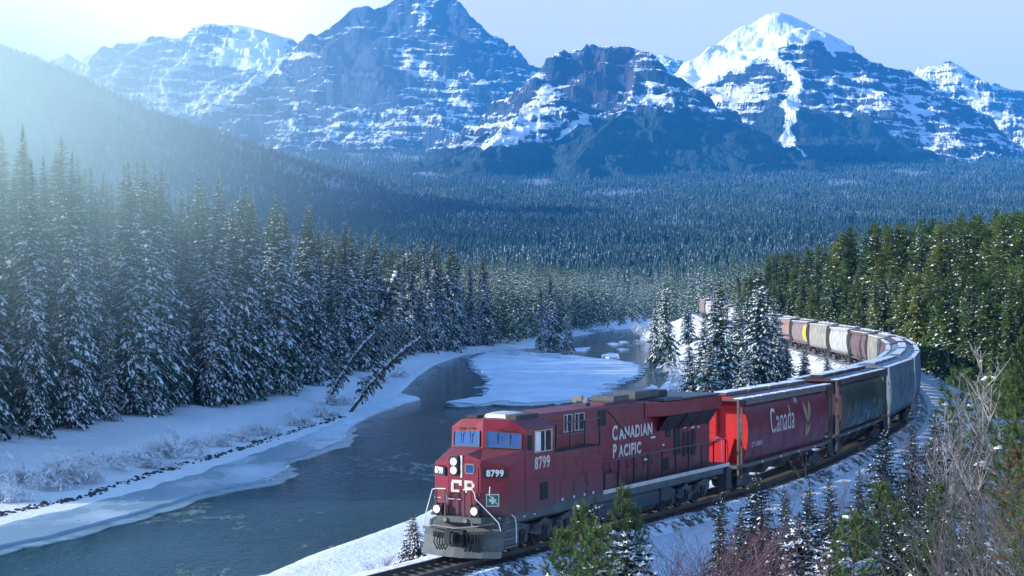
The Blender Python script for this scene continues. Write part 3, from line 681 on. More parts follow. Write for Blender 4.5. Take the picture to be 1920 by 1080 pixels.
# --- left bank forest -------------------------------------------------------
N = 60000
cx = rng.uniform(-130, 60, N); cy = rng.uniform(92, 900, N)
vis = (np.abs(cx) < cy * 0.31 + 16); rd = river_sd(cx, cy)
lsh = np.array(LSH)
left_of = cx < np.interp(cy, [92, 150, 200, 260, 330, 480, 700, 900], [-28, -24, -19, -14, -10, 4, 30, 45])
edge = np.interp(cy, [90, 150, 200, 260, 400, 900], [25, 22, 15, 10, 5, 4])
ok = vis & (rd > edge) & (rd < edge + 75) & left_of
cand = list(zip(cx[ok], cy[ok]))
# front edge first so that the bank is lined
pts = scatter(sorted(cand, key=lambda p: p[1]), lambda x, y: 2.7 + 0.004 * y, 1)
L_all = [(x, y, gz(x, y)) for x, y in pts]
rdl = river_sd(np.array([p[0] for p in L_all]), np.array([p[1] for p in L_all]))
el = np.interp([p[1] for p in L_all], [90, 150, 200, 260, 400, 900], [25, 22, 15, 10, 5, 4])
# the ones that show: near the bank first, then those farther back, all by size in the picture
score = [1.0 / p[1] * (1.6 if rdl[i] - el[i] < 12 else (1.0 if rdl[i] - el[i] < 30 else 0.62)) for i, p in enumerate(L_all)]
score = [q * (1 if abs(L_all[i][0]) < L_all[i][1] * .298 + 2 else .35) for i, q in enumerate(score)]
order = sorted(range(len(L_all)), key=lambda i: -score[i])
L_ind = set(order[:295]); MID = []      # MID: trees that go into the joined mass
FRONT = {i: k + 1 for k, i in enumerate(sorted((i for i in L_ind if rdl[i] - el[i] < 8), key=lambda i: L_all[i][0] / L_all[i][1]))}
n_lab = 0
for i, (x, y, z) in enumerate(L_all):
    inner = rdl[i] - el[i]
    px = 960 + FPX * x / y
    if i in L_ind:
        n_lab += 0
        H0, pr = SPRUCES[R.randrange(8)]
        hh = R.uniform(21.5, 28) * (1.05 if inner > 14 else 0.96) * (R.uniform(.4, .75) if R.random() < 0.2 and inner < 10 else 1) * float(np.interp(y, [140, 260, 500], [1.0, .93, 1.0]))
        row = 'in the front row' if inner < 8 else ('in the second row' if inner < 20 else 'deep in the forest')
        look = ('tall snowy spruce' if hh > 23 else 'snowy spruce') if hh > 17 else 'short snowy spruce'
        where = 'near the left edge' if px < 200 else ('above the broad shore ice' if px < 450 else ('near the leaning trees' if px < 860 else 'facing the far bend'))
        lab = f'{look} {row} of the left bank, {where}'
        if inner < 8: lab = f'{look}, {ordinal(FRONT[i])} from the left in the front row of the left bank forest'
        put_tree(pr, 'spruce_tree', (x, y, z - .1), R.uniform(0, 6.28), hh / H0, lab, 'tree', 'spruces of the left bank forest', sxy=hh / H0 * R.uniform(.84, 1.12))
    else: MID.append((x, y, z, R.uniform(18, 25), 1))

# --- forest behind the curve, right -----------------------------------------
N = 50000
cx = rng.uniform(10, 230, N); cy = rng.uniform(100, 620, N); td = tr_d(cx, cy); vis = (cx < cy * 0.32 + 14)
lim = np.interp(cy, [100, 130, 150, 170, 230, 300, 450], [16, 12, 8.5, 7.5, 7, 7, 7])
ok = vis & (td > lim) & (td < lim + 90)
pts = scatter(sorted(zip(cx[ok], cy[ok]), key=lambda p: p[1]), lambda x, y: 2.9 + 0.003 * y, 2)
R_all = [(x, y, gz(x, y)) for x, y in pts]
tdr = tr_d(np.array([p[0] for p in R_all]), np.array([p[1] for p in R_all]))
score = [1.0 / p[1] * (1.5 if tdr[i] < 22 else (1 if tdr[i] < 45 else .6)) for i, p in enumerate(R_all)]
score = [q * (1 if R_all[i][0] < R_all[i][1] * .298 + 2 else .35) for i, q in enumerate(score)]
order = sorted(range(len(R_all)), key=lambda i: -score[i]); R_ind = set(order[:285])
RFRONT = {i: k + 1 for k, i in enumerate(sorted((i for i in R_ind if tdr[i] < 14), key=lambda i: R_all[i][0] / R_all[i][1]))}
for i, (x, y, z) in enumerate(R_all):
    px = 960 + FPX * x / y
    # the canopy line seen in the photograph
    top = np.interp(px, [1200, 1330, 1420, 1500, 1560, 1600, 1700, 1800, 1920, 2100], [505, 490, 478, 476, 455, 418, 402, 398, 392, 385]) + R.uniform(-8, 26)
    hh = CAMZ + (HY - top) / FPX * y - z; hh = min(max(hh, 6.0), 21) * (0.75 if R.random() < .15 else 1)
    if tdr[i] < 14: hh = min(hh, R.uniform(8, 14))
    if i in R_ind:
        H0, pr = PINES[R.randrange(5)]
        where = 'along the track' if tdr[i] < 18 else ('amid the right forest' if tdr[i] < 45 else 'high at the back of the right forest')
        look = 'green pine' if hh > 12 else 'short green pine'
        lab = f'{look} flecked with snow {where}, {"beyond the grey hoppers" if px > 1640 else "behind the far train"}'
        if tdr[i] < 14: lab = f'{look}, {ordinal(RFRONT[i])} from the left in the row along the track'
        put_tree(pr, 'pine_tree', (x, y, z - .1), R.uniform(0, 6.28), hh / H0, lab, 'tree', 'pines behind the curve of the track', sxy=hh / H0 * R.uniform(.9, 1.2))
    else: MID.append((x, y, z, hh, 0))

# --- joined mass: middle distance and far valley ------------------------------
LOD = []
for k in range(5):
    tb = conifer(300 + k, 1.0, 0.115, 11, 5, [1.4, 1.1, .5, 1.25, .6][k], 2, 0.05, 0.5, 0.2, .35, 1.5, 0.72, sc=0.03); LOD.append(tb.arrays())
def simple_tree(seed):
    rnd = random.Random(seed); V = []; F = []; M = []
    for l, (z0_, z1_, r) in enumerate([(0.02, 0.50, .120), (0.26, 0.70, .105), (0.46, 0.86, .080), (0.66, 1.0, .052)]):
        n = 5; a0 = rnd.uniform(0, 6); b = len(V)
        V += [(math.cos(a0 + 6.283 * k / n) * r * rnd.uniform(.6, 1.4), math.sin(a0 + 6.283 * k / n) * r * rnd.uniform(.6, 1.4), z0_ + rnd.uniform(-.07, .07)) for k in range(n)] + [(rnd.uniform(-.01, .01), rnd.uniform(-.01, .01), z1_)]
        for k in range(n): F.append((b + k, b + (k + 1) % n, b + n)); M.append(0)
    return np.array(V), np.array(F), np.array(M)
def mat_fartree():
    t = NT('snow_dusted_forest'); pos = t.n('ShaderNodeNewGeometry').outputs['Position']
    n = t.noise(0.55, 4, 0.7, pos, (1, 1, .7)); big = t.noise(1 / 130, 4, 0.6, pos)
    c = t.mix(t.ramp(t.noise(0.12, 3, 0.6, pos), .35, .65), (0.020, 0.052, 0.052), (0.045, 0.088, 0.078)); c = t.mix(t.ramp(big, .40, .62, 0, .55), c, (0.012, 0.030, 0.030))
    f = t.ramp(t.math('ADD', n, t.math('MULTIPLY', t.math('SUBTRACT', big, .5), .35)), 0.56, 0.72)
    t.base(t.mix(f, c, (0.50, 0.56, 0.60))); t.rough(.8, .1); return t.m
M_FARTREE = mat_fartree()
FAR = [simple_tree(k) for k in range(8)]
def mass(name, items, lods, label_mats, sx=1.0):
    Vs, Fs, Ms, off = [], [], [], 0
    items = np.array(items, float); which = rng.integers(0, len(lods), len(items))
    for k, (V, F, M) in enumerate(lods):
        it = items[which == k]
        if not len(it): continue
        a = rng.uniform(0, 6.283, len(it)); c, s = np.cos(a)[:, None], np.sin(a)[:, None]; h = it[:, 3][:, None]; wd = h * rng.uniform(.8, 1.25, len(it))[:, None] * sx
        x = (V[None, :, 0] * c - V[None, :, 1] * s) * wd + it[:, 0][:, None]; y = (V[None, :, 0] * s + V[None, :, 1] * c) * wd + it[:, 1][:, None]; z = V[None, :, 2] * h + it[:, 2][:, None] - .2
        Vs.append(np.stack([x, y, z], -1).reshape(-1, 3)); Fs.append((F[None] + (np.arange(len(it)) * len(V))[:, None, None]).reshape(-1, 3) + off); Ms.append(np.tile(M, len(it))); off += len(it) * len(V)
    me = np_mesh(name, np.concatenate(Vs), np.concatenate(Fs), np.concatenate(Ms))
    for m in label_mats: me.materials.append(m)
    return tag(obj(name, me), kind='stuff')
# flat land beyond the river bends, up to the foot of the valley
N = 60000
cx = rng.uniform(-300, 330, N); cy = rng.uniform(330, 1150, N) ; cy = np.where(rng.random(N) < .5, rng.uniform(330, 700, N), cy)
rd = river_sd(cx, cy); td = tr_d(cx, cy)
ok = (np.abs(cx) < cy * 0.31 + 10) & (rd > 5) & ((cy > 520) | (rd < 0) | ((cx < 0) & (rd > 70)) | ((td < -30) & (cy > 560))) & ~((td > -9) & (td < 9) & (cy < 520))
pts = scatter(list(zip(cx[ok], cy[ok])), lambda x, y: 4.5 + 0.003 * y, 3)
P = np.array(pts); Z = ground(P[:, 0], P[:, 1])
MID += [(x, y, z, R.uniform(17, 26), 1) for (x, y), z in zip(pts, Z)]
mass('forest', [m[:4] for m in MID if m[4] == 1], LOD, [M_SPRUCE, M_TSNOW])
if any(m[4] == 0 for m in MID): mass('forest', [m[:4] for m in MID if m[4] == 0], LOD[2:], [M_PINE, M_TSNOW], 1.25)
# far valley and hill
def simple2(seed):
    rnd = random.Random(seed); V = []; F = []
    for l, (z0_, z1_, r) in enumerate([(0.02, 0.62, .125), (0.38, 1.0, .085)]):
        n = 5; a0 = rnd.uniform(0, 6); b = len(V)
        V += [(math.cos(a0 + 6.283 * k / n) * r * rnd.uniform(.6, 1.4), math.sin(a0 + 6.283 * k / n) * r * rnd.uniform(.6, 1.4), z0_ + rnd.uniform(-.07, .07)) for k in range(n)] + [(0, 0, z1_)]
        for k in range(n): F.append((b + k, b + (k + 1) % n, b + n))
    return np.array(V), np.array(F), np.zeros(len(F), int)
FAR2 = [simple2(k) for k in range(6)]
def valley_points(n, y0, y1):
    v = np.exp(rng.uniform(math.log(y0), math.log(y1), n)); u = rng.uniform(-.335, .335, n); P = np.stack([u * v, v], -1)
    m = fbm(P[:, 0] / 170, P[:, 1] / 300, 4, 91); keep = rng.random(n) < np.clip(.75 + .9 * m, .12, 1); P = P[keep]; m = m[keep]
    return np.column_stack([P, ground(P[:, 0], P[:, 1]), rng.uniform(10, 18, len(P)) * (1 + .35 * np.clip(m, -.6, .8)) * (1 + .3 * sstep(2500, 6500, P[:, 1]))])
mass('valley_forest', valley_points(33000, 1050, 2300), FAR, [M_FARTREE], 1.2)
mass('valley_forest', valley_points(85000, 2200, 7400), FAR2, [M_FARTREE], 1.35)
# --- conifers between river and track, seen over the train --------------------
def solo(px, top, Y, kind, label, name='spruce_tree', cat='tree', sx=1.0, group=None, zoff=0):
    X = (px - 960) / FPX * Y; z = gz(X, Y) - .1; h = CAMZ + (HY - top) / FPX * Y - z
    H0, pr = kind; return put_tree(pr, name, (X, Y, z), (px * 7 % 6.28), h / H0, label, cat, group, sxy=h / H0 * sx)
BANKSP = []
for k in range(3):
    BANKSP.append((12, (conifer(400 + k, 12, 2.5, 27, 9, .62, 5, 0.04, 0.5, 0.12, .35, 1.0, 0.75).mesh('bank_spruce_crown', [M_SPRUCE, M_TSNOW]), trunk_mesh('bank_spruce_trunk', 12, 0.2, M_BARK))))
solo(1348, 527, 178, BANKSP[0], 'tall snowy spruce on the near bank, left of the pair above the red hopper', sx=.95)
solo(1424, 506, 190, BANKSP[1], 'tallest snowy spruce above the red hopper, right of the pair', sx=.95)
solo(1388, 560, 200, BANKSP[2], 'snowy spruce half hidden between the tall pair above the red hopper', sx=.9)
solo(1460, 602, 196, BANKSP[0], 'shorter spruce at the right foot of the tall pair, beside the far hoppers', sx=1.0)
for px, top, Y, k, lab in [(1320, 590, 205, 1, 'snowy spruce at the left foot of the tall pair, behind the frosted bushes'), (1375, 575, 215, 0, 'snowy spruce filling the gap behind the tall pair'), (1402, 548, 222, 2, 'slim snowy spruce right behind the tall pair'), (1447, 560, 212, 1, 'snowy spruce close to the right of the tallest one above the red hopper'), (1300, 640, 190, 2, 'short frosted spruce among bushes left of the tall pair'), (1330, 640, 168, 0, 'short snowy spruce just above the red hopper roof'), (1400, 650, 165, 1, 'short snowy spruce between the trunks of the tall pair'), (1480, 640, 190, 2, 'short spruce in the snow right of the clump'), (1290, 560, 370, 0, 'spruce behind the knoll where the tail of the train passes'), (1340, 540, 390, 1, 'far spruce that hides the tail of the train'), (1385, 545, 350, 2, 'far spruce standing before the tail wagons'), (1430, 555, 330, 0, 'far spruce before the left end of the visible far line')]:
    solo(px, top, Y, BANKSP[k], lab, sx=1.1)
solo(1250, 520, 330, BANKSP[1], 'dark spruce standing alone where the river bends out of sight', sx=.8)
solo(1232, 560, 350, BANKSP[2], 'smaller spruce left of the lone dark one at the river bend', sx=.8)
solo(1036, 512, 420, SPRUCES[3], 'front spruce on the point of land beside the frozen back channel', sx=.9)
solo(1066, 560, 395, SPRUCES[1], 'short snowy spruce at the tip of the point in the river', sx=1.0)
solo(1015, 530, 410, SPRUCES[5], 'spruce left of the tall one on the point of land', sx=.9)
solo(1508, 645, 215, BANKSP[2], 'small dark spruce on the snow inside the curve, left one', sx=1.1)
solo(1552, 660, 200, BANKSP[0], 'small dark spruce on the snow inside the curve, right one', sx=1.1)

# --- leaning trees over the water ---------------------------------------------
def leaning(bpx, bpy, tpx, tpy, dY, kind, label, thick=.55):
    z0 = WZ + 1.4; X, Y = at(bpx, bpy, z0); Y2 = Y + dY; T = Vector(at_d(tpx, tpy, Y2)); B = Vector((X, Y, gz(X, Y) - .2))
    d = T - B; H0, pr = kind; r = thing('leaning_spruce', label, 'tree', B)
    za = d.normalized(); xa = (Vector((0, 0, 1)) - za * za.z).normalized(); ya = za.cross(xa); q = Matrix((xa, ya, za)).transposed().to_quaternion()
    r.rotation_mode = 'QUATERNION'; r.rotation_quaternion = q; s = d.length / H0; r.scale = (s * thick, s * thick, s); obj('crown', pr[0], r); obj('trunk', pr[1], r)
    tb = TB(); rr = random.Random(bpx); steep = za.z > .72
    for k in range(24):
        if steep and rr.random() < .6: continue
        z0 = H0 * (.05 + .88 * k / 24 + rr.uniform(0, .02)); z1 = z0 + H0 * rr.uniform(.03, .055); f = lambda z, c: Vector((c + BEND * z * (H0 - z), rr.uniform(-.1, .1), z)); c = .34
        tube_into(tb, [f(z0, c * .8), f((z0 + z1) / 2, c), f(z1, c * .8)], [.04, rr.uniform(.16, .34), .05], 5, 0)
    obj('snow_crust', tb.mesh('snow_crust', [M_TSNOW]), r)
BEND = .022
def bent(me, H0):
    co = np.zeros(len(me.vertices) * 3, np.float32); me.vertices.foreach_get('co', co); co = co.reshape(-1, 3); co[:, 0] += BEND * co[:, 2] * (H0 - co[:, 2]); me.vertices.foreach_set('co', co.ravel()); me.update(); return me
LEAN = (16, (bent(conifer(500, 16, 1.15, 22, 7, 1.3, 4, 0.12, 0.35, 0.05, .6, 1.0, 0.35).mesh('leaning_crown', [M_SPRUCE, M_TSNOW]), 16), bent(trunk_mesh('leaning_trunk', 16, 0.26, M_BARK), 16)))
leaning(655, 752, 832, 612, 12, LEAN, 'lowest leaning snow laden spruce reaching out over the ice', .75)
leaning(610, 740, 735, 600, 10, LEAN, 'middle leaning spruce on the left bank, pointing up over the river', .8)
leaning(690, 690, 772, 470, 14, LEAN, 'steepest leaning spruce rising across the left bank forest', 1.0)

# --- bushes --------------------------------------------------------------------
def shrub(seed, H, spread, stems, mat, depth=3, arch=0.2, r0=.02, mats=None, snow=0.0, fine=1.0):
    rnd = random.Random(seed); tb = TB(); U = rnd.uniform
    def grow(p, d, L, r, lev):
        pts = [p]; q = d.copy()
        for i in range(3):
            q = (q + Vector((U(-.22, .22), U(-.22, .22), U(-.12, .12) - arch * (i * .4)))).normalized(); pts.append(pts[-1] + q * L / 3)
        tube_into(tb, pts, [r, r * .85, r * .65, r * .4], 3, 0)
        if snow and rnd.random() < snow:
            a, b = pts[1], pts[3]; s = (b - a).cross(Vector((0, 0, 1))); s = (s.normalized() if s.length > 1e-4 else Vector((1, 0, 0))) * L * .10; t_ = a.lerp(b, .5) + Vector((0, 0, L * .07))
            tb.tri(a, t_ + s - Vector((0, 0, .05)), b, 1); tb.tri(a, b, t_ - s - Vector((0, 0, .05)), 1)
        if lev > 0:
            for k in range(rnd.randint(3, 4)):
                t = U(.25, 1.0); i = min(2, int(t * 3)); s = pts[i].lerp(pts[i + 1], t * 3 - i)
                nd = (q + Vector((U(-.8, .8), U(-.8, .8), U(-.25, .55)))).normalized(); grow(s, nd, L * U(.42, .68), r * .55, lev - 1)
    for k in range(stems):
        a = U(0, 6.283); t = U(0, 1) ** .6 * spread; d = Vector((math.cos(a) * t, math.sin(a) * t, 1)).normalized()
        grow(Vector((math.cos(a) * .12 * spread, math.sin(a) * .12 * spread, -.1)), d, H * U(.5, .8), r0 * U(.7, 1.2), depth)
    return tb.mesh('shrub_twigs', mats or [mat])
FROSTB = [shrub(600 + k, 2.9, 1.3, 22, M_FROST, 3, .62, .034, [M_FROST, M_TSNOW], 1.0) for k in range(3)]
GREYB = [shrub(620 + k, 2.6, .8, 9, M_TWIG, 3, .08, .012) for k in range(3)]
REDB = [shrub(640 + k, 1.9, .8, 11, M_REDTWIG, 3, .04, .010) for k in range(3)]
def bush(me, px, py, z_or_Y, H0, h, label, group=None, name='shrub', by_depth=False, sx=1.0):
    if by_depth: Y = z_or_Y; X = (px - 960) / FPX * Y
    else: X, Y = at(px, py, z_or_Y)
    o = obj(name, me, None); o.location = (X, Y, gz(X, Y) - .03); o.rotation_euler = (0, 0, px * 1.7 % 6.28); s = h / H0; o.scale = (s * sx, s * sx, s); return tag(o, label, 'bush', group)
z_ = WZ + 1.7
FB = [(80, 872, 3.6, 1.15), (150, 862, 2.2, 1.2), (20, 895, 2.0, 1.0), (200, 850, 2.2, 1.2), (255, 838, 2.4, 1.1), (330, 822, 3.0, 1.2), (300, 840, 1.6, 1.2), (395, 805, 2.0, 1.2), (450, 795, 1.8, 1.3), (500, 785, 2.0, 1.2), (560, 768, 2.0, 1.3), (610, 755, 2.2, 1.2), (640, 735, 2.2, 1.2), (700, 700, 2.4, 1.2), (745, 690, 2.0, 1.3)]; FB_O = by_order(FB)
for k, (px, py, h, sx) in enumerate(FB):
    bush(FROSTB[k % 3], px, py, z_, 3.0, h, {0: 'biggest frosted bush, a white dome at the left bank', 5: 'arched frosted bush below the middle of the left forest'}.get(k, f'frosted bush at the foot of the left forest, {FB_O[k]} from the left'), None if k in (0, 5) else 'frosted bushes at the foot of the left forest', sx=sx)
for k, (px, Y, h) in enumerate([(1208, 560, 4.0), (1212, 520, 4.2), (1222, 470, 4.0), (1234, 430, 3.8), (1244, 395, 3.6), (1250, 360, 3.4)]):
    bush((FROSTB + GREYB)[k], px, 0, Y, 3.0, h, f'frosted bush on the sunlit bank at the river bend, {ordinal(k + 1)} from the far end', 'bushes on the bank at the river bend', by_depth=True, sx=1.3)
for k, (px, Y, h) in enumerate([(980, 392, 4.2), (1010, 380, 3.6), (1040, 372, 3.0), (1085, 400, 2.6), (1120, 640, 4), (1150, 650, 4), (1185, 660, 4), (1210, 640, 4), (955, 410, 3.5), (1255, 318, 3.4), (1270, 300, 3.2), (1275, 280, 3.0), (1290, 262, 3.2), (1268, 262, 2.6), (1300, 240, 3.4), (1318, 250, 3.0), (1285, 235, 2.8), (1310, 222, 3.0)]):
    grey = k >= 9 and k % 2 == 1
    bush((GREYB if grey else FROSTB)[k % 3], px, 0, Y, 2.6 if grey else 3.0, h, ('bare grey bush dusted with snow on the near bank above the locomotive tail' if grey else ('frosted bush on the point of land in the river' if k < 4 or k == 8 else ('frosted bush lining the far shore of the river bend' if k < 8 else 'frosted bush on the near bank right of the ice'))), ('grey bank bushes' if grey else ('point bushes' if k < 4 or k == 8 else ('far shore bushes' if k < 8 else 'near bank frosted bushes'))), by_depth=True, sx=1.2)

# --- slope in front of the train, right ----------------------------------------
DARKS = []
for k in range(3):
    DARKS.append((4.2, (conifer(700 + k, 4.2, 1.25, 20, 8, .10, 5, 0.03, 0.25, 0.05, .3, 0.95, 0.85, sc=.4).mesh('dark_spruce_crown', [M_DARKSP, M_TSNOW]), trunk_mesh('dark_spruce_trunk', 4.2, 0.06, M_BARK))))
SNOWS = (2.6, (conifer(710, 2.6, 1.1, 15, 8, .75, 5, 0.03, 0.4, 0.1, .3, 1.0, 0.85, sc=.4).mesh('laden_spruce_crown', [M_DARKSP, M_TSNOW]), trunk_mesh('laden_spruce_trunk', 2.6, 0.05, M_BARK)))
for px, top, Y, k, sx, lab in [(1656, 800, 72, 0, 1.0, 'largest dark spruce beside the track below the grey hopper'), (1752, 768, 84, 1, .95, 'dark little spruce near the right end of the snowy track bench'), (1706, 797, 80, 2, .9, 'dark little spruce between the two taller ones by the bench'),
        (1424, 885, 63, 1, 1.1, 'dark young spruce on the shaded snow below the red hopper ladder'), (1352, 915, 62, 2, .6, 'thin dark spruce sapling left of the shaded spruces'), (1556, 893, 64, 0, .8, 'dark young spruce in the middle of the shaded slope'), (1515, 905, 60, 2, .9, 'bushy dark spruce left of the shaded slope middle'), (1475, 905, 61, 0, .6, 'slim dark sapling in shade below the train'), (1555, 960, 54, 1, .7, 'dark spruce sapling low on the shaded slope'), (1610, 880, 66, 1, .8, 'dark sapling left of the largest dark spruce'), (1790, 800, 80, 2, 1.0, 'dark spruce behind the bare birch stems'), (1830, 790, 84, 0, 1.2, 'dark spruce at the right, behind the pale bare twigs')]:
    solo(px, top, Y, DARKS[k], lab, name='young_spruce', sx=sx)
for px, top, Y, k, lab in [(1700, 900, 60, 1, 'dark young spruce right of the largest one, low on the slope'), (1735, 890, 58, 0, 'dark young spruce amid the first grey twigs'), (1770, 880, 62, 2, 'dark young spruce behind the thin pale saplings'), (1665, 955, 54, 2, 'small dark spruce below the largest one'), (1815, 905, 56, 0, 'dark young spruce inside the grey tangle'), (1385, 950, 58, 1, 'small dark spruce between willow bush and hopper ladder'), (1455, 990, 52, 0, 'little dark spruce at the lower middle of the shaded slope')]:
    solo(px, top, Y, DARKS[k], lab, name='young_spruce', sx=.85)
solo(1495, 962, 52, SNOWS, 'snow laden low spruce bending under white clumps on the shaded slope', name='young_spruce', sx=1.2)
solo(1560, 1000, 47, SNOWS, 'second snow laden low spruce, nearer the frame bottom', name='young_spruce', sx=1.1)
solo(776, 966, 70, SNOWS, 'small snowy spruce beside the plow at the river side', name='young_spruce', sx=1.0)

def young_pine(seed, H, R, whorls, per, mat_i=0, snow=0.0, tuft=.16, dens=6):
    """young pine: upswept branches carrying bottle-brush tufts of needles"""
    rnd = random.Random(seed); tb = TB(); U = rnd.uniform
    def brush(a, b, ln, n, m):
        d = (b - a).normalized(); o = d.orthogonal().normalized(); q = d.cross(o)
        for k in range(n):
            t = (k + U(0, 1)) / n; p = a.lerp(b, t); an = U(0, 6.283); r = (o * math.cos(an) + q * math.sin(an)); tip = p + (d * U(.5, 1.1) + r * U(.6, 1.0)).normalized() * ln * U(.7, 1.1); s = d.cross(r) * ln * .085
            tb.tri(p + s, p - s, tip, m)
    for wv in range(whorls):
        q = (wv + .2) / whorls; z = H * (.05 + .95 * q)
        for b in range(per):
            a = wv * 1.1 + 6.283 * b / per + U(-.3, .3); L = R * (1 - q) ** .75 * U(.65, 1.15) + .1
            d = Vector((math.cos(a), math.sin(a), 0)); pts = [Vector((0, 0, z)) + d * L * s + Vector((0, 0, L * (.15 * s + (.5 + .3 * q) * s * s))) for s in (0, .35, .7, 1)]
            tube_into(tb, pts, [.016, .013, .01, .006], 3, 2)
            for i in range(1, 3): brush(pts[i], pts[i + 1], tuft * U(.8, 1.15), dens * 4, 0)
            for sgn in (-1, 1):
                for s0 in (1, 2):
                    e = pts[s0] + (d.cross(Vector((0, 0, 1))) * sgn * .6 + d * .6 + Vector((0, 0, .35))) * L * .36 * U(.6, 1.2); tube_into(tb, [pts[s0], e], [.008, .004], 3, 2); brush(pts[s0].lerp(e, .25), e, tuft, dens * 4, 0)
            if snow and rnd.random() < snow * (1 - q) * 1.6:
                p = pts[rnd.randint(1, 2)] + Vector((0, 0, .03)); r = U(.06, .15); n = 7; rim = []; mid = []
                for k in range(n):
                    an = k * 6.283 / n; q1 = U(.7, 1.3); e = d * math.cos(an) * 1.7 + d.cross(Vector((0, 0, 1))) * math.sin(an)
                    rim.append(p + e * r * q1 - Vector((0, 0, r * U(.15, .5)))); mid.append(p + e * r * q1 * .6 + Vector((0, 0, r * U(.25, .45))))
                for k in range(n):
                    k2 = (k + 1) % n; tb.tri(rim[k], rim[k2], mid[k], 1); tb.tri(rim[k2], mid[k2], mid[k], 1); tb.tri(mid[k], mid[k2], p + Vector((0, 0, r * .5)), 1)
        if wv > whorls - 3: brush(Vector((0, 0, z)), Vector((0, 0, z + H / whorls)), tuft, dens * 5, 0)
    brush(Vector((0, 0, H * .9)), Vector((0, 0, H)), tuft, dens * 5, 0)
    return tb
YP = [(4.0, (young_pine(800 + k, 4.0, 1.35, 10, 5, snow=[.15, .4, .1][k], tuft=.19, dens=4).mesh('young_pine_crown', [M_YOUNG, M_TSNOW, M_BARK]), trunk_mesh('young_pine_trunk', 4.0, 0.06, M_BARK))) for k in range(3)]
solo(1085, 943, 47, YP[0], 'young green pine in front of the locomotive, left of the pair', name='young_pine', sx=.58)
solo(1163, 912, 50, YP[1], 'young green pine in front of the fuel tank, right of the pair', name='young_pine', sx=.58)
solo(1118, 985, 44, YP[2], 'low young pine at the frame bottom between the pair', name='young_pine', sx=.8)
solo(1048, 990, 45, YP[1], 'low young pine left of the pair in front of the locomotive truck', name='young_pine', sx=.7)
solo(1196, 952, 50, YP[2], 'slim young pine leaning on the right side of the pair', name='young_pine', sx=.5)
solo(1117, 928, 48, DARKS[1], 'grey green spruce tip rising between the pair of young pines', name='young_spruce', sx=.8)
solo(1170, 1000, 45, SNOWS, 'snow laden low spruce at the foot of the young pines', name='young_spruce', sx=1.3)
solo(1608, 962, 42, YP[0], 'bright yellow green young pine at the bottom, right of the shaded slope', name='young_pine', sx=.85)
solo(1655, 905, 62, YP[2], 'young pine at the foot of the largest dark spruce', name='young_pine', sx=.9)
solo(1690, 940, 55, YP[1], 'pale young pine among the twigs right of the bright one', name='young_pine', sx=.8)
solo(1765, 905, 52, YP[2], 'thin young pine behind the grey twigs', name='young_pine', sx=.7)
BIGP = (9.0, (young_pine(820, 9.0, 2.6, 17, 8, snow=.10, tuft=.2, dens=8).mesh('tall_pine_crown', [M_YOUNG, M_TSNOW, M_BARK]), trunk_mesh('tall_pine_trunk', 9.0, 0.13, M_BARK)))
solo(1925, 610, 50, BIGP, 'big green pine at the right frame edge above the bare bushes', name='pine_tree', sx=.72)
solo(1990, 570, 54, BIGP, 'taller pine half outside the right frame edge', name='pine_tree', sx=1.1)
solo(1962, 760, 43, BIGP, 'nearest green pine low at the right frame edge', name='pine_tree', sx=.8)
solo(1800, 690, 88, YP[1], 'sunlit pine behind the bare saplings', name='young_pine', sx=1.1)
solo(1870, 700, 68, YP[0], 'green pine behind the pale bare stems', name='young_pine', sx=1.0)
RUSTP = (5.0, (young_pine(830, 5.0, 1.6, 12, 6, snow=.0, tuft=.16, dens=5).mesh('rusty_pine_crown', [M_RUST, M_TSNOW, M_BARK]), trunk_mesh('rusty_pine_trunk', 5.0, 0.07, M_BARK)))
solo(1922, 840, 46, RUSTP, 'rust brown dying pine at the right frame edge', name='young_pine', sx=1.0)

def sapling(seed, H):
    rnd = random.Random(seed); tb = TB(); U = rnd.uniform
    pts = [Vector((U(-.06, .06) * i, U(-.06, .06) * i, H * i / 7)) for i in range(8)]; tube_into(tb, pts, [.024 * (1 - i / 8.2) for i in range(8)], 4, 0)
    for k in range(20):
        t = U(.18, .97); i = min(6, int(t * 7)); p = pts[i].lerp(pts[i + 1], t * 7 - i); a = U(0, 6.283); L = H * .30 * (1 - t) ** .7 * U(.6, 1.2) + .15
        d = Vector((math.cos(a), math.sin(a), U(.9, 1.6))).normalized(); q = [p, p + d * L * .5, p + d * L + Vector((0, 0, L * .12))]; tube_into(tb, q, [.012, .009, .004], 3, 0)
        for j in range(4):
            s = p.lerp(q[2], U(.3, .95)); e = s + Vector((U(-1, 1), U(-1, 1), U(.3, 1.3))).normalized() * L * .45; tube_into(tb, [s, e], [.006, .003], 3, 0)
    return tb.mesh('sapling_stems', [M_BIRCH])
SAPL = [sapling(900 + k, 4.0) for k in range(3)]
for k, (px, top, Y, lab) in enumerate([(1838, 640, 56, 'tallest pale bare sapling at the right, in front of the dark forest'), (1800, 712, 58, 'pale bare sapling left of the tallest one'), (1862, 700, 60, 'pale bare sapling right of the tallest one'), (1775, 760, 60, 'thin pale sapling leaning by the bench end'), (1826, 760, 52, 'short pale sapling below the tallest one'), (1743, 820, 62, 'short pale sapling above the grey twigs')]):
    X = (px - 960) / FPX * Y; z = gz(X, Y); h = CAMZ + (HY - top) / FPX * Y - z; o = obj('bare_sapling', SAPL[k % 3]); o.location = (X, Y, z); o.scale = (h / 4.0 * .9,) * 2 + (h / 4.0,); o.rotation_euler = (0, 0, k * 1.3); tag(o, lab, 'tree')
def bush_top(me, px, top, Y, H0, label, group, sx=1.0):
    X = (px - 960) / FPX * Y; h = CAMZ + (HY - top) / FPX * Y - gz(X, Y); return bush(me, px, 0, Y, H0, h, label, group, by_depth=True, sx=sx)
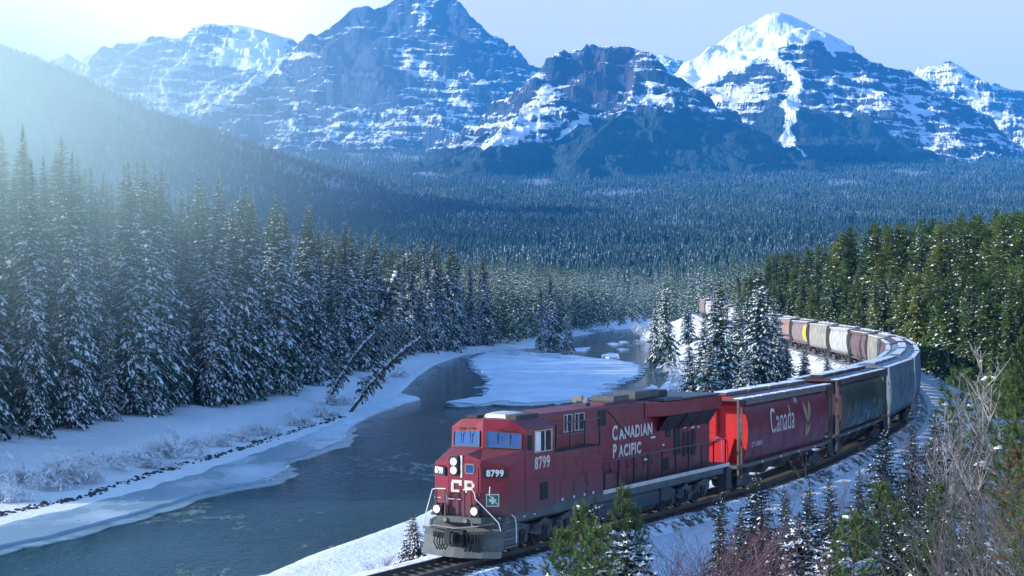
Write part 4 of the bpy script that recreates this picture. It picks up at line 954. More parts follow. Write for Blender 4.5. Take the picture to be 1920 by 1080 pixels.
GB = [(1850, 860, 42), (1800, 940, 43), (1905, 900, 38), (1880, 850, 52), (1850, 1010, 37)]; GB_O = by_order(GB)
for k, (px, top, Y) in enumerate(GB):
    bush_top(GREYB[k % 3], px, top, Y, 2.3, {0: 'large tangled bare grey bush at the lower right corner', 2: 'bare grey bush standing in the sunlit snow at the right corner'}.get(k, f'tangled bare grey bush on the right slope, {GB_O[k]} from the left'), None if k in (0, 2) else 'bare grey bushes on the right slope', sx=.8)
RB = [(1335, 990, 50), (1290, 1018, 49), (1385, 1010, 51), (1310, 1034, 46), (1360, 1036, 46), (1430, 1040, 49), (1270, 1056, 44), (1400, 1055, 44), (1550, 1055, 44)]; RB_O = by_order(RB)
for k, (px, top, Y) in enumerate(RB):
    bush_top(REDB[k % 3], px, top, Y, 1.7, {0: 'tallest reddish bare willow bush below the red hopper'}.get(k, f'reddish bare willow bush on the shaded slope, {RB_O[k]} from the left'), None if k == 0 else 'reddish willow bushes below the train', sx=1.1)
TBU = [(1445, 935, 60), (1500, 920, 62), (1545, 930, 61), (1590, 915, 64), (1625, 930, 62), (1700, 850, 70), (1735, 840, 72), (1780, 835, 70)]; TBU_O = by_order(TBU)
for k, (px, top, Y) in enumerate(TBU):
    bush_top(GREYB[k % 3], px, top, Y, 2.3, f'thin bare bush in shade among the dark young spruces, {TBU_O[k]} from the left', 'thin bushes among the dark young spruces', sx=.9)
DT = [(735, 1045), (700, 1068), (765, 1020), (760, 1052), (720, 1075)]; DT_O = by_order(DT)
for k, (px, py) in enumerate(DT):
    bush(REDB[k % 3], px, py, -1.2, 1.7, .55, f'low dry tuft on the snow bank by the plow, {DT_O[k]} from the left', 'dry tufts before the plow', sx=1.4)
# ------------------------------------------------------------------ mesh builder for made things
class MB:
    def __init__(s): s.bm = bmesh.new()
    def box(s, x0, x1, y0, y1, z0, z1, bev=0.0):
        r = bmesh.ops.create_cube(s.bm, size=1.0); vs = r['verts']
        for v in vs: v.co = Vector((x0 + (v.co.x + .5) * (x1 - x0), y0 + (v.co.y + .5) * (y1 - y0), z0 + (v.co.z + .5) * (z1 - z0)))
        if bev:
            es = list({e for v in vs for e in v.link_edges}); bmesh.ops.bevel(s.bm, geom=es, offset=bev, segments=2, affect='EDGES')
        return s
    def poly(s, pts, flip=False):
        vs = [s.bm.verts.new(p) for p in pts]
        s.bm.faces.new(vs[::-1] if flip else vs); return s
    def solid(s, rings):
        """closed solid through equal rings of points"""
        R_ = [[s.bm.verts.new(p) for p in r] for r in rings]; n = len(rings[0])
        for a, b in zip(R_[:-1], R_[1:]):
            for i in range(n): s.bm.faces.new((a[i], a[(i + 1) % n], b[(i + 1) % n], b[i]))
        s.bm.faces.new(R_[0][::-1]); s.bm.faces.new(R_[-1]); return s
    def shell(s, rings):
        R_ = [[s.bm.verts.new(p) for p in r] for r in rings]; n = len(rings[0])
        for a, b in zip(R_[:-1], R_[1:]):
            for i in range(n - 1): s.bm.faces.new((a[i], a[i + 1], b[i + 1], b[i]))
        return s
    def tube(s, pts, r, n=6):
        pts = [Vector(p) for p in pts]; rings = []
        d0 = (pts[1] - pts[0]).normalized(); a = d0.orthogonal().normalized()
        for i, p in enumerate(pts):
            d = (pts[min(i + 1, len(pts) - 1)] - pts[max(i - 1, 0)]).normalized(); a = (a - d * a.dot(d)); a = a.normalized() if a.length > 1e-5 else d.orthogonal().normalized(); b = d.cross(a)
            rr = r[i] if isinstance(r, (list, tuple)) else r
            rings.append([p + (a * math.cos(6.28319 * k / n) + b * math.sin(6.28319 * k / n)) * rr for k in range(n)])
        return s.solid(rings)
    def cyl(s, c, axis, r, l, n=16, r2=None):
        c = Vector(c); ax = Vector(axis).normalized(); return s.tube([c - ax * l / 2, c + ax * l / 2], [r, r if r2 is None else r2], n)
    def build(s, name, mat, parent, smooth=False, ang=0.6):
        bmesh.ops.recalc_face_normals(s.bm, faces=s.bm.faces)
        me = bpy.data.meshes.new(name); s.bm.to_mesh(me); s.bm.free()
        if smooth:
            me.polygons.foreach_set('use_smooth', [True] * len(me.polygons)); me.set_sharp_from_angle(angle=ang)
        return obj(name, me, parent, mat)

def text_me(body, size, bold=0.0, wide=1.0, space=1.0, subdiv=0):
    c = bpy.data.curves.new('lettering', 'FONT'); c.body = body; c.size = size; c.offset = bold; c.space_character = space; c.align_x = 'CENTER'; c.align_y = 'CENTER'; c.resolution_u = 4
    o = bpy.data.objects.new('lettering', c); COL.objects.link(o); dg = bpy.context.evaluated_depsgraph_get(); dg.update()
    me = bpy.data.meshes.new_from_object(o.evaluated_get(dg)); bpy.data.objects.remove(o); bpy.data.curves.remove(c)
    bm = bmesh.new(); bm.from_mesh(me)
    if subdiv: bmesh.ops.triangulate(bm, faces=bm.faces); bmesh.ops.subdivide_edges(bm, edges=bm.edges, cuts=subdiv)
    for v in bm.verts: v.co.x *= wide
    bm.to_mesh(me); bm.free(); return me
def place_text(me, parent, mat, origin, u, name='lettering', conform=None):
    u = Vector(u).normalized(); up = Vector((0, 0, 1)); n = u.cross(up)
    for v in me.vertices:
        p = Vector(origin) + u * v.co.x + up * v.co.y
        if conform: p.y = conform(p.z) + .02
        v.co = p
    me.materials.clear(); return obj(name, me, parent, mat)

# ------------------------------------------------------------------ materials of the train
M_RED = painted('red_loco_paint', (0.19, 0.005, 0.017), 0.32, 0.38, (0.07, 0.02, 0.03), 0.9, sills=1.7)
M_REDROOF = painted('grimy_red_roof', (0.20, 0.035, 0.045), 0.6, 0.5, (0.05, 0.045, 0.05), 1.5)
M_GREY = painted('grey_steel', (0.080, 0.092, 0.088), 0.55, 0.4, (0.05, 0.045, 0.04), 2.0)
M_DARK = painted('dark_running_gear', (0.035, 0.036, 0.040), 0.65, 0.5, (0.10, 0.085, 0.07), 3.0, streak=False)
M_BLACK = painted('black_fittings', (0.012, 0.012, 0.014), 0.5, 0.2)
M_TANK = painted('blue_black_tank', (0.022, 0.032, 0.048), 0.5, 0.4, (0.06, 0.055, 0.05), 1.2)
M_WHITE = painted('white_paint', (0.72, 0.72, 0.70), 0.45, 0.2, (0.3, 0.28, 0.25), 2)
M_CREAM = painted('faded_lettering', (0.62, 0.58, 0.50), 0.55, 0.4, (0.25, 0.12, 0.10), 2.5)
M_GLASS = NT('window_glass'); M_GLASS.base((0.045, 0.11, 0.26)); M_GLASS.b.inputs['Metallic'].default_value = 0.75; M_GLASS.rough(0.08, 0.6); M_GLASS = M_GLASS.m
M_SCREEN = painted('black_grille', (0.010, 0.014, 0.016), 0.7, 0.1)
M_GREEN = painted('green_sign', (0.01, 0.16, 0.08), 0.45, 0.05)
M_LAMP = NT('lit_lamp'); M_LAMP.base((0.8, 0.75, 0.6)); M_LAMP.b.inputs['Emission Color'].default_value = (1, 0.88, 0.62, 1); M_LAMP.b.inputs['Emission Strength'].default_value = 0.45; M_LAMP = M_LAMP.m
M_STEEL = painted('worn_steel', (0.20, 0.19, 0.18), 0.4, 0.4, (0.10, 0.06, 0.04), 4); 
M_RAILTOP = painted('rail_steel', (0.09, 0.075, 0.065), 0.45, 0.4, (0.12, 0.06, 0.035), 3, streak=False)
M_TIE = mat_plain('tie_wood', (0.05, 0.042, 0.036), (0.10, 0.085, 0.07), 4)
def mat_ballast():
    t = NT('ballast'); pos = t.n('ShaderNodeNewGeometry').outputs['Position']
    v = t.n('ShaderNodeTexVoronoi'); v.inputs['Scale'].default_value = 9.0; t.l(pos, v.inputs['Vector'])
    n = t.noise(0.8, 5, .65, pos); n3 = t.noise(5, 4, .6, pos)
    st = t.mix(v.outputs['Distance'], (0.15, 0.135, 0.125), (0.05, 0.045, 0.042))
    f = t.ramp(t.math('ADD', n, t.math('MULTIPLY', t.math('SUBTRACT', n3, .5), .7)), .44, .54)
    t.base(t.mix(f, st, (0.80, 0.82, 0.85))); t.rough(.85, .2); t.bump(v.outputs['Distance'], .8, .06); return t.m
M_BALLAST = mat_ballast()

# ------------------------------------------------------------------ railway track
def sweep(name, prof, y0, y1, mat, parent=None, step=2.0, off=0.0):
    ys = np.arange(y0, y1, step); rings = []
    for y in ys:
        x = float(np.interp(y, TY, TX)); dx = float(np.interp(y + .5, TY, TX) - np.interp(y - .5, TY, TX)); l = math.hypot(dx, 1); nx, ny = 1 / l, -dx / l; z = float(track_z(y))
        rings.append([Vector((x + nx * (p + off), y + ny * (p + off), z + h)) for p, h in prof])
    return MB().solid(rings).build(name, mat, parent)
sweep_b = sweep('ballast_bed', [(-2.6, -.85), (-1.6, -.24), (1.6, -.24), (2.5, -.85)], 34, 470, M_BALLAST); tag(sweep_b, kind='structure')
trk = bpy.data.objects.new('railway_track', None); COL.objects.link(trk); tag(trk, kind='structure')
RP = [(-.07, -.17), (-.07, -.155), (-.012, -.13), (-.012, -.04), (-.036, -.03), (-.036, 0), (.036, 0), (.036, -.03), (.012, -.04), (.012, -.13), (.07, -.155), (.07, -.17)]
for o in (-.75, .75): sweep('rail', RP, 34, 470, M_RAILTOP, trk, 1.5, o)
tie0 = MB().box(-.11, .11, -1.3, 1.3, -.30, -.175, .012).build('tie', M_TIE, trk)
s = float(np.interp(40, TY, TS))
for k in range(190):
    x, y, z = tr_at(s + .56 * k); x2, y2, _ = tr_at(s + .56 * k + .3); a = math.atan2(y2 - y, x2 - x)
    t_ = tie0 if k == 0 else tie0.copy()
    if k: COL.objects.link(t_)
    t_.location = (x, y, z); t_.rotation_euler = (0, 0, a)

# ------------------------------------------------------------------ locomotive
LOCO_A = math.atan2(-math.cos(UH), -math.sin(UH))
lx, ly, lz = tr_at(0.0)
loco = thing('locomotive', 'dirty red diesel locomotive numbered 8799 leading the train along the river', 'locomotive', (lx, ly, lz), LOCO_A)
def P(name, mb, mat, smooth=False, parent=None): return mb.build(name, mat, parent or loco, smooth)
# frame and pilot
P('frame', MB().box(-21.6, -.1, -1.05, 1.05, 1.02, 1.42).box(-21.7, .45, -1.5, 1.5, 1.42, 1.50), M_DARK)
P('side_sill', MB().box(-20.9, -.2, 1.50, 1.57, 1.22, 1.60).box(-20.9, -.2, -1.57, -1.50, 1.22, 1.60), M_GREY)
# nose
zb = 1.50; HWD = 1.6
A_, B_, C_, D_ = (0, HWD), (.55, .70), (.55, -.70), (0, -HWD)
E_, F_, G_ = (-1.2, HWD), (-1.2, -HWD), (-.82, 0)
m = MB(); b = m.bm
def V3(p, z): return (p[0], p[1], z)
m.poly([V3(C_, zb), V3(B_, zb), V3(B_, 3.48), (.55, .12, 3.66), (.55, -.12, 3.66), V3(C_, 3.48)])
m.poly([V3(B_, zb), V3(A_, zb), V3(A_, 3.28), V3(B_, 3.48)]); m.poly([V3(D_, zb), V3(C_, zb), V3(C_, 3.48), V3(D_, 3.28)])
m.poly([V3(A_, zb), V3(E_, zb), V3(E_, 3.74), V3(A_, 3.28)]); m.poly([V3(F_, zb), V3(D_, zb), V3(D_, 3.28), V3(F_, 3.74)])
b.faces.ensure_lookup_table(); P('nose', m, M_RED)
m = MB(); m.poly([V3(A_, 3.282), V3(E_, 3.742), V3(G_, 3.79), (.55, .12, 3.662), V3(B_, 3.482)]); m.poly([V3(F_, 3.742), V3(D_, 3.282), V3(C_, 3.482), (.55, -.12, 3.662), V3(G_, 3.79)]); m.poly([(.55, .12, 3.662), V3(G_, 3.79), (.55, -.12, 3.662)])
P('nose_top', m, M_REDROOF)
# cab shell
CB = -3.62
def ring(x, d=0): return [(x, HWD, zb), (x, HWD, 4.50), (x, 1.05, 4.80), (x, 0, 4.83), (x, -1.05, 4.80), (x, -HWD, 4.50), (x, -HWD, zb)]
m = MB(); r0 = [V3(E_, zb), (-1.25, HWD, 4.50), (-1.08, 1.05, 4.80), (-.86, 0, 4.83), (-1.08, -1.05, 4.80), (-1.25, -HWD, 4.50), V3(F_, zb)]
r1 = ring(CB); m.poly([r0[0], r0[1], r1[1], r1[0]]); m.poly([r0[6], r1[6], r1[5], r0[5]]); m.poly(r1)
# front wall in two swept faces
m.poly([V3(E_, 3.70), V3(G_, 3.75), r0[3], r0[2], r0[1]]); m.poly([V3(G_, 3.75), V3(F_, 3.70), r0[5], r0[4], r0[3]])
P('cab', m, M_RED)
m = MB(); o = 0.004
for i in (1, 2, 3, 4): m.poly([(r0[i][0], r0[i][1], r0[i][2] + o), (r0[i + 1][0], r0[i + 1][1], r0[i + 1][2] + o), (r1[i + 1][0], r1[i + 1][1], r1[i + 1][2] + o), (r1[i][0], r1[i][1], r1[i][2] + o)])
P('cab_roof', m, M_REDROOF)
# windscreens
def pane(c0, c1, c2, c3, u0, u1, v0, v1, off):
    c0, c1, c2, c3 = map(Vector, (c0, c1, c2, c3)); n = (c1 - c0).cross(c3 - c0).normalized()
    f = lambda u, v: (c0.lerp(c1, u)).lerp(c3.lerp(c2, u), v) + n * off
    return [f(u0, v0), f(u1, v0), f(u1, v1), f(u0, v1)]
def frame_of(q, wdt, depth, nrm):
    """a window frame of real depth around quad q"""
    m = MB(); q = [Vector(p) for p in q]; c = sum(q, Vector()) / 4
    out = [p + (p - c).normalized() * wdt for p in q]
    for i in range(4):
        j = (i + 1) % 4; m.solid([[q[i], q[j], out[j], out[i]], [p + nrm * depth for p in (q[i], q[j], out[j], out[i])]])
    return m
for (c0, c1, c2, c3) in (((-.82, 0, 3.76), (-1.2, HWD, 3.72), (-1.25, HWD, 4.5), (-.86, 0, 4.60)), ((-1.2, -HWD, 3.72), (-.82, 0, 3.76), (-.86, 0, 4.60), (-1.25, -HWD, 4.5))):
    q = pane(c0, c1, c2, c3, .10, .90, .10, .76, .03); n = (Vector(q[1]) - Vector(q[0])).cross(Vector(q[3]) - Vector(q[0])).normalized()
    f = P('windscreen', frame_of(q, .045, .035, n), M_GREY); g = MB().poly(q); P('pane', g, M_GLASS, parent=f)
    for u in (.35, .72):
        a = Vector(q[3]).lerp(Vector(q[2]), u) + n * .07 + Vector((0, 0, .10)); e = a.lerp(Vector(q[0]).lerp(Vector(q[1]), u - .04), .55) + n * .0; e += n * .0
        P('wiper', MB().tube([a, a + n * .05, e + n * .02], .012, 4).tube([e + n * .02 + Vector((0, 0, .18)), e + n * .02 - Vector((0, 0, .18))], .012, 4).tube([a + Vector((0, -.16, .03)), a + Vector((0, .16, .03))], .02, 4), M_BLACK)
# side windows
for sgn in (1, -1):
    y = HWD * sgn
    q = [(-1.98, y + .004 * sgn, 3.62), (-3.28, y + .004 * sgn, 3.62), (-3.28, y + .004 * sgn, 4.36), (-1.98, y + .004 * sgn, 4.36)]
    f = P('side_window', frame_of(q, .05, .04, Vector((0, sgn, 0))), M_CREAM)
    P('pane', MB().poly(q), M_SCREEN, parent=f)
    P('sash', MB().box(-2.42, -2.0, min(y, y + .03 * sgn), max(y, y + .03 * sgn), 3.64, 4.34), M_WHITE, parent=f)
    P('mullion', MB().box(-2.80, -2.74, min(y, y + .035 * sgn), max(y, y + .035 * sgn), 3.62, 4.36), M_CREAM, parent=f)
    P('side_glass', MB().box(-1.74, -1.40, min(y, y + .012 * sgn), max(y, y + .012 * sgn), 3.72, 4.26), M_SCREEN)
    P('side_vent', MB().box(-3.02, -2.42, min(y, y + .02 * sgn), max(y, y + .02 * sgn), 1.82, 2.46), M_SCREEN)
# road numbers and lettering
place_text(text_me('8799', .60, .022, .92, 1.16), loco, M_CREAM, (-2.58, HWD + .008, 3.18), (-1, 0, 0), 'road_number')
for sgn, ce, un in ((1, Vector((.275, 1.15, 3.02)), Vector((-.55, .9, 0)).normalized()), (-1, Vector((.275, -1.15, 3.02)), Vector((.55, .9, 0)).normalized())):
    n = un.cross(Vector((0, 0, 1)))
    m = MB(); w_, h_, d_ = .46, .15, .10
    m.solid([[ce + un * a + Vector((0, 0, c)) + n * 0 for a, c in ((-w_, -h_), (w_, -h_), (w_, h_), (-w_, h_))], [ce + un * a + Vector((0, 0, c)) + n * d_ for a, c in ((-w_, -h_), (w_, -h_), (w_, h_), (-w_, h_))]])
    nb = P('number_board', m, M_BLACK); place_text(text_me('8799', .32, .012, .95, 1.08), nb, M_WHITE, ce + n * (d_ + .006), un, 'number')
# nose door side, small window, headlights
P('nose_door', MB().box(.55, .57, -.12, .62, 1.62, 3.42, .01), M_RED)
nw = P('nose_window', MB().box(.57, .60, .06, .46, 2.98, 3.34, .03), M_STEEL); P('pane', MB().box(.60, .605, .10, .42, 3.02, 3.30), M_GLASS, parent=nw)
P('door_hinge', MB().box(.57, .62, .64, .72, 3.24, 3.36).box(.57, .62, .64, .72, 2.2, 2.32), M_RED)
hl = P('headlight', MB().box(.55, .66, -.56, -.18, 2.92, 3.60, .02), M_BLACK)
for z in (3.09, 3.40):
    P('rim', MB().cyl((.67, -.37, z), (1, 0, 0), .155, .05, 18), M_STEEL, True, hl); P('lens', MB().cyl((.70, -.37, z), (1, 0, 0), .125, .03, 18), M_LAMP, True, hl)
P('bell_bracket', MB().box(.56, .60, -.14, -.06, 2.84, 3.62), M_CREAM)
for y, z, l in ((-.95, 3.22, .3), (-1.2, 2.06, .3), (-.5, 2.06, .35), (-.25, 2.06, .3)):
    x = .57 if abs(y) < .7 else .40
    P('grab_iron', MB().tube([(x, y - l / 2, z), (x + .07, y - l / 2, z), (x + .07, y + l / 2, z), (x, y + l / 2, z)], .014, 5), M_WHITE if z < 2.5 else M_BLACK)
# emblem letters on the nose: squared C and P
def flat(name, polys, x, mat, parent=loco):
    m = MB()
    for pl in polys: m.poly([(x, y, z) for y, z in pl])
    return m.build(name, mat, parent)
cC = [[(-.66, 2.28), (-.20, 2.28), (-.20, 2.40), (-.66, 2.40)], [(-.66, 2.40), (-.52, 2.40), (-.52, 2.78), (-.66, 2.78)], [(-.66, 2.78), (-.14, 2.78), (-.06, 2.66), (-.06, 2.58), (-.20, 2.58), (-.20, 2.66), (-.66, 2.66)][::1]]
cC = [[(-.66, 2.28), (-.22, 2.28), (-.22, 2.40), (-.66, 2.40)], [(-.66, 2.40), (-.52, 2.40), (-.52, 2.68), (-.66, 2.68)], [(-.66, 2.68), (-.10, 2.68), (-.10, 2.82), (-.60, 2.82)], [(-.24, 2.58), (-.10, 2.58), (-.10, 2.68), (-.24, 2.68)]]
cP = [[(.04, 2.28), (.18, 2.28), (.18, 2.82), (.04, 2.82)], [(.18, 2.70), (.50, 2.70), (.44, 2.82), (.18, 2.82)], [(.18, 2.42), (.44, 2.42), (.50, 2.54), (.18, 2.54)], [(.42, 2.54), (.56, 2.54), (.56, 2.70), (.42, 2.70)]]
flat('emblem', [[(-.05 + (y + .05) * .82, 2.52 + (z - 2.55) * .82) for y, z in pl] for pl in cC + cP], .578, M_CREAM)
# safety sign: green square with a white cross, on the right facet
un = Vector((-.55, .9, 0)).normalized(); n = un.cross(Vector((0, 0, 1))); ce = Vector((.55, .70, 0)).lerp(Vector((0, 1.6, 0)), .42) + Vector((0, 0, 2.06))
def facet(polys, d, name, mat, parent=loco):
    m = MB()
    for pl in polys: m.poly([ce + un * a + Vector((0, 0, c)) + n * d for a, c in pl])
    return m.build(name, mat, parent)
sg = facet([[(-.24, -.22), (.24, -.22), (.24, .22), (-.24, .22)]], .008, 'safety_sign', M_WHITE)
facet([[(-.21, -.19), (.21, -.19), (.21, .19), (-.21, .19)]], .012, 'field', M_GREEN, sg); facet([[(-.05, -.13), (.05, -.13), (.05, .13), (-.05, .13)]], .016, 'cross_upright', M_WHITE, sg); facet([[(-.13, -.05), (.13, -.05), (.13, .05), (-.13, .05)]], .019, 'cross_bar', M_WHITE, sg)
# front platform, ditch lights
m = MB(); m.solid([[(.0, -1.55, z), (.95, -.95, z), (.95, .95, z), (.0, 1.55, z), (-.3, 1.55, z), (-.3, -1.55, z)] for z in (1.28, 1.48)]); P('anticlimber', m, M_GREY)
P('pilot_plate', MB().box(.35, .55, -1.5, 1.5, .45, 1.28).box(-.9, .5, 1.0, 1.5, .42, 1.26).box(-.9, .5, -1.5, -1.0, .42, 1.26), M_GREY)
for sgn in (1, -1):
    m = MB()
    for k in range(4): m.box(-.75, .25, sgn * 1.52 - .05, sgn * 1.52 + .05, .36 + .30 * k, .40 + .30 * k)
    P('step', m, M_STEEL)
for y in (-.98, .62):
    dl = P('ditch_light', MB().box(.62, .86, y - .22, y + .22, 1.50, 1.90, .03), M_BLACK); P('rim', MB().cyl((.87, y, 1.70), (1, 0, 0), .16, .05, 18), M_STEEL, True, dl); P('lens', MB().cyl((.90, y, 1.70), (1, 0, 0), .13, .03, 18), M_LAMP, True, dl)
for y in (-1.02, -.62, .18, .45):
    P('platform_post', MB().box(.84, .90, y - .035, y + .035, 1.48, 2.42), M_RED)
for y in (-.55, .32): P('marker_lamp', MB().cyl((.98, y, 1.36), (1, 0, 0), .08, .10, 12), M_STEEL, True)
# white handrails
H = .020
P('handrail', MB().tube([(.86, -1.05, 2.42), (.86, -.62, 2.44)], H).tube([(.86, -1.05, 2.42), (.80, -1.22, 2.38), (.72, -1.62, 1.30), (.70, -1.62, .85)], H).tube([(.86, -.62, 2.44), (.86, -.58, 2.2), (.86, -.58, 1.95)], H), M_WHITE)
P('handrail', MB().tube([(.86, .14, 2.44), (.86, .52, 2.46), (.86, .62, 2.34), (.86, .66, 2.14), (.62, 1.50, 1.32), (.58, 1.60, .95), (.58, 1.60, .55)], H), M_WHITE)
P('handrail', MB().tube([(.42, 1.02, 2.55), (.42, 1.0, 2.25), (.36, 1.12, 2.05), (-.30, 1.68, 1.42), (-.38, 1.68, 1.2), (-.40, 1.68, .50)], H), M_WHITE)
P('hand_wheel_chain', MB().tube([(.66, -.78, 2.40), (.78, -.55, 2.16), (.72, -.30, 2.12), (.70, -.05, 2.38)], .016, 5), M_BLACK)
# snow plow
m = MB(); cols = []
for y, xt in ((-1.70, .72), (-1.1, 1.05), (-.45, 1.22), (0, 1.26), (.45, 1.22), (1.1, 1.05), (1.70, .72)):
    cols.append((y, xt))
top = 1.04
rings = [[(x, y, top if abs(y) > .5 else .98), (x - .12, y, .75), (x - .10, y, .45), (x + .12, y, .10)] for y, x in cols]
m.shell(rings); m2_ = [[(p[0] - .05, p[1], p[2]) for p in r] for r in rings]; m.shell(m2_); P('snow_plow', m, M_GREY)
P('plow_brace', MB().tube([(.70, -1.45, 1.02), (1.15, -.95, 1.16), (1.22, 0, 1.10), (1.15, .95, 1.22), (.75, 1.40, 1.30)], .03, 5).tube([(.74, .4, 1.30), (1.16, .72, 1.20)], .03, 5), M_STEEL)
P('knuckle', MB().box(.5, 1.30, -.16, .16, .62, .92, .04).box(1.24, 1.55, -.20, .02, .58, 1.0, .05).box(1.30, 1.62, .03, .20, .60, .98, .05).box(1.05, 1.32, -.42, .42, .50, 1.06, .03), M_BLACK)
for y in (-.92, -.78, -.66, -.52, .50, .66, .80, .92, 1.05):
    xx = 1.16 - .20 * abs(y)
    P('brake_hose', MB().tube([(xx - .05, y, .98), (xx + .16, y + .01, .86), (xx + .18, y + .02 * (1 if y > 0 else -1), .55), (xx + .14, y + .10 * (-1 if y > 0 else 1), .30), (xx + .06, y + .16 * (-1 if y > 0 else 1), .26)], .026, 5), M_BLACK)
P('plow_opening', MB().box(1.02, 1.13, -1.0, -.6, .74, .92), M_SCREEN); P('plow_opening', MB().box(1.02, 1.13, .5, .9, .6, .80), M_SCREEN)
# roof of the cab
P('cab_fairing', MB().solid([[(-1.7, -.5, 4.82), (-1.7, .5, 4.82), (-3.3, .5, 4.82), (-3.3, -.5, 4.82)], [(-1.8, -.42, 4.96), (-1.8, .42, 4.96), (-3.2, .42, 4.96), (-3.2, -.42, 4.96)], [(-2.1, -.28, 5.02), (-2.1, .28, 5.02), (-2.9, .28, 5.02), (-2.9, -.28, 5.02)]]), M_CREAM, True)
P('roof_box', MB().box(-2.2, -1.4, -1.05, -.6, 4.80, 4.93), M_BLACK); P('roof_box', MB().box(-3.4, -1.6, .58, 1.0, 4.81, 4.95), M_DARK)
# equipment cabinet behind the cab: wide below, narrow above
P('lower_cabinet', MB().box(-7.9, -3.63, -1.57, 1.57, 1.60, 3.45, .02), M_RED)
for x in (-4.7, -5.8, -6.9): P('cabinet_door', MB().box(x - .52, x + .52, 1.571, 1.585, 1.72, 2.28), M_RED)
P('cabinet_deck', MB().box(-7.88, -3.65, -1.55, 1.55, 3.452, 3.475), M_DARK)
P('upper_hood', MB().box(-9.6, -3.63, -.95, .95, 3.45, 4.80, .02), M_RED)
P('upper_hood_roof', MB().solid([[(x, -.97, 4.80), (x, .97, 4.80), (x, .80, 4.88), (x, -.80, 4.88)] for x in (-9.6, -3.63)]), M_REDROOF)
for x0, x1 in ((-5.62, -6.28), (-6.58, -7.36)):
    q = [(x0, .955, 4.10), (x1, .955, 4.10), (x1, .955, 4.72), (x0, .955, 4.72)]; f = P('louvre_window', frame_of(q, .045, .03, Vector((0, 1, 0))), M_CREAM); P('opening', MB().poly(q), M_SCREEN, parent=f)
    for k in range(4): P('louvre', MB().box(x1 + .02, x0 - .02, .957, .985, 4.18 + .14 * k, 4.22 + .14 * k), M_DARK, parent=f)
    P('mullion', MB().box((x0 + x1) / 2 + .06, (x0 + x1) / 2 + .12, .957, .99, 4.1, 4.72), M_CREAM, parent=f)
P('hood_grille', MB().box(-9.4, -8.72, .951, .975, 4.12, 4.74), M_SCREEN)
P('upper_handrail', MB().tube([(-3.66, 1.5, 4.52), (-7.8, 1.5, 4.52), (-7.95, 1.3, 4.52)], .025).tube([(-3.66, 1.5, 4.06), (-7.8, 1.5, 4.06)], .022), M_GREY)
for x in (-3.9, -5.1, -6.4, -7.75): P('upper_rail_post', MB().box(x - .03, x + .03, 1.47, 1.53, 3.45, 4.53), M_DARK)
# main hood
P('long_hood', MB().box(-20.7, -7.91, -.94, .94, 1.60, 4.78, .02), M_RED)
P('hood_roof', MB().solid([[(x, -.96, 4.78), (x, .96, 4.78), (x, .78, 4.87), (x, -.78, 4.87)] for x in (-14.0, -9.62)]).box(-13.2, -9.9, -.62, .62, 4.87, 4.95), M_REDROOF)
rnd = random.Random(9)
for k, x in enumerate(np.arange(-8.5, -15.2, -.84)):
    dr_ = P('hood_door', MB().box(x - .40, x + .40, .941, .958, 1.72, 3.30 if x > -9.7 or x < -14.6 else 2.62, .004), M_RED); P('latch', MB().box(x + .28, x + .33, .958, .985, 2.2, 2.34), M_DARK, parent=dr_)
for sgn in (1, -1):
    un_ = (-1, 0, 0) if sgn > 0 else (1, 0, 0)
    for body, size, x, z, wd in (('C', .80, -10.28, 3.71, .95), ('ANADIAN', .66, -12.42, 3.66, 1.03), ('P', .76, -10.26, 2.98, .95), ('ACIFIC', .64, -11.80, 2.94, 1.03)):
        xx = x if sgn > 0 else -24.0 - x
        place_text(text_me(body, size, .03, wd, 1.14), loco, M_CREAM, (xx, sgn * .966, z), un_)
# radiator wings
for sgn in (1, -1):
    def wr(x, yo, zt=4.80): return [(x, sgn * .90, zt + .02), (x, sgn * yo, zt), (x, sgn * yo, 4.22), (x, sgn * .90, 4.10)]
    P('radiator_wing', MB().solid([wr(-13.3, .98), wr(-14.4, 1.56), wr(-20.72, 1.56)]), M_RED)
    for x0, x1 in ((-14.7, -16.6), (-16.9, -18.4), (-18.5, -20.3)):
        fr_ = P('radiator_screen', MB().solid([[(x0, sgn * 1.50, 4.18), (x0, sgn * .99, 3.52), (x0, sgn * .95, 3.56), (x0, sgn * 1.46, 4.22)], [(x1, sgn * 1.50, 4.18), (x1, sgn * .99, 3.52), (x1, sgn * .95, 3.56), (x1, sgn * 1.46, 4.22)]]), M_SCREEN)
        for x in (x0, x1): P('screen_edge', MB().tube([(x, sgn * 1.52, 4.20), (x, sgn * .98, 3.48)], .03, 4), M_RED, parent=fr_)
P('radiator_roof', MB().box(-20.7, -14.42, -1.5, 1.5, 4.825, 4.90, .02), M_GREY); P('radiator_cover', MB().box(-16.4, -14.6, -1.4, 1.4, 4.90, 4.93), M_TANK)
for x0, x1, z0_, z1_ in ((-15.6, -16.1, 3.2, 3.68), (-16.5, -17.2, 2.36, 3.66), (-17.5, -17.8, 2.2, 3.3), (-18.0, -18.3, 2.3, 3.3), (-18.5, -18.95, 2.2, 3.35), (-15.3, -15.9, 1.75, 2.3)):
    P('hood_vent', MB().box(x1, x0, .942, .965, z0_, z1_), M_SCREEN)
for x, z, w_ in ((-14.2, 3.30, .22), (-14.0, 3.31, .08), (-13.4, 2.42, .16), (-15.3, 2.9, .1), (-18.6, 3.45, .2), (-19.3, 3.42, .1), (-17.7, 3.5, .1), (-8.1, 3.1, .1)): P('data_plate', MB().box(x - w_, x + w_, .962, .968, z - .04, z + .04), M_WHITE)
for x in (-4.3, -5.3, -6.2, -7.0, -1.2, -2.0): P('reflector', MB().box(x - .06, x + .06, 1.572, 1.592, 1.62 if x < -4 else 1.34, 1.72 if x < -4 else 1.38), M_WHITE)
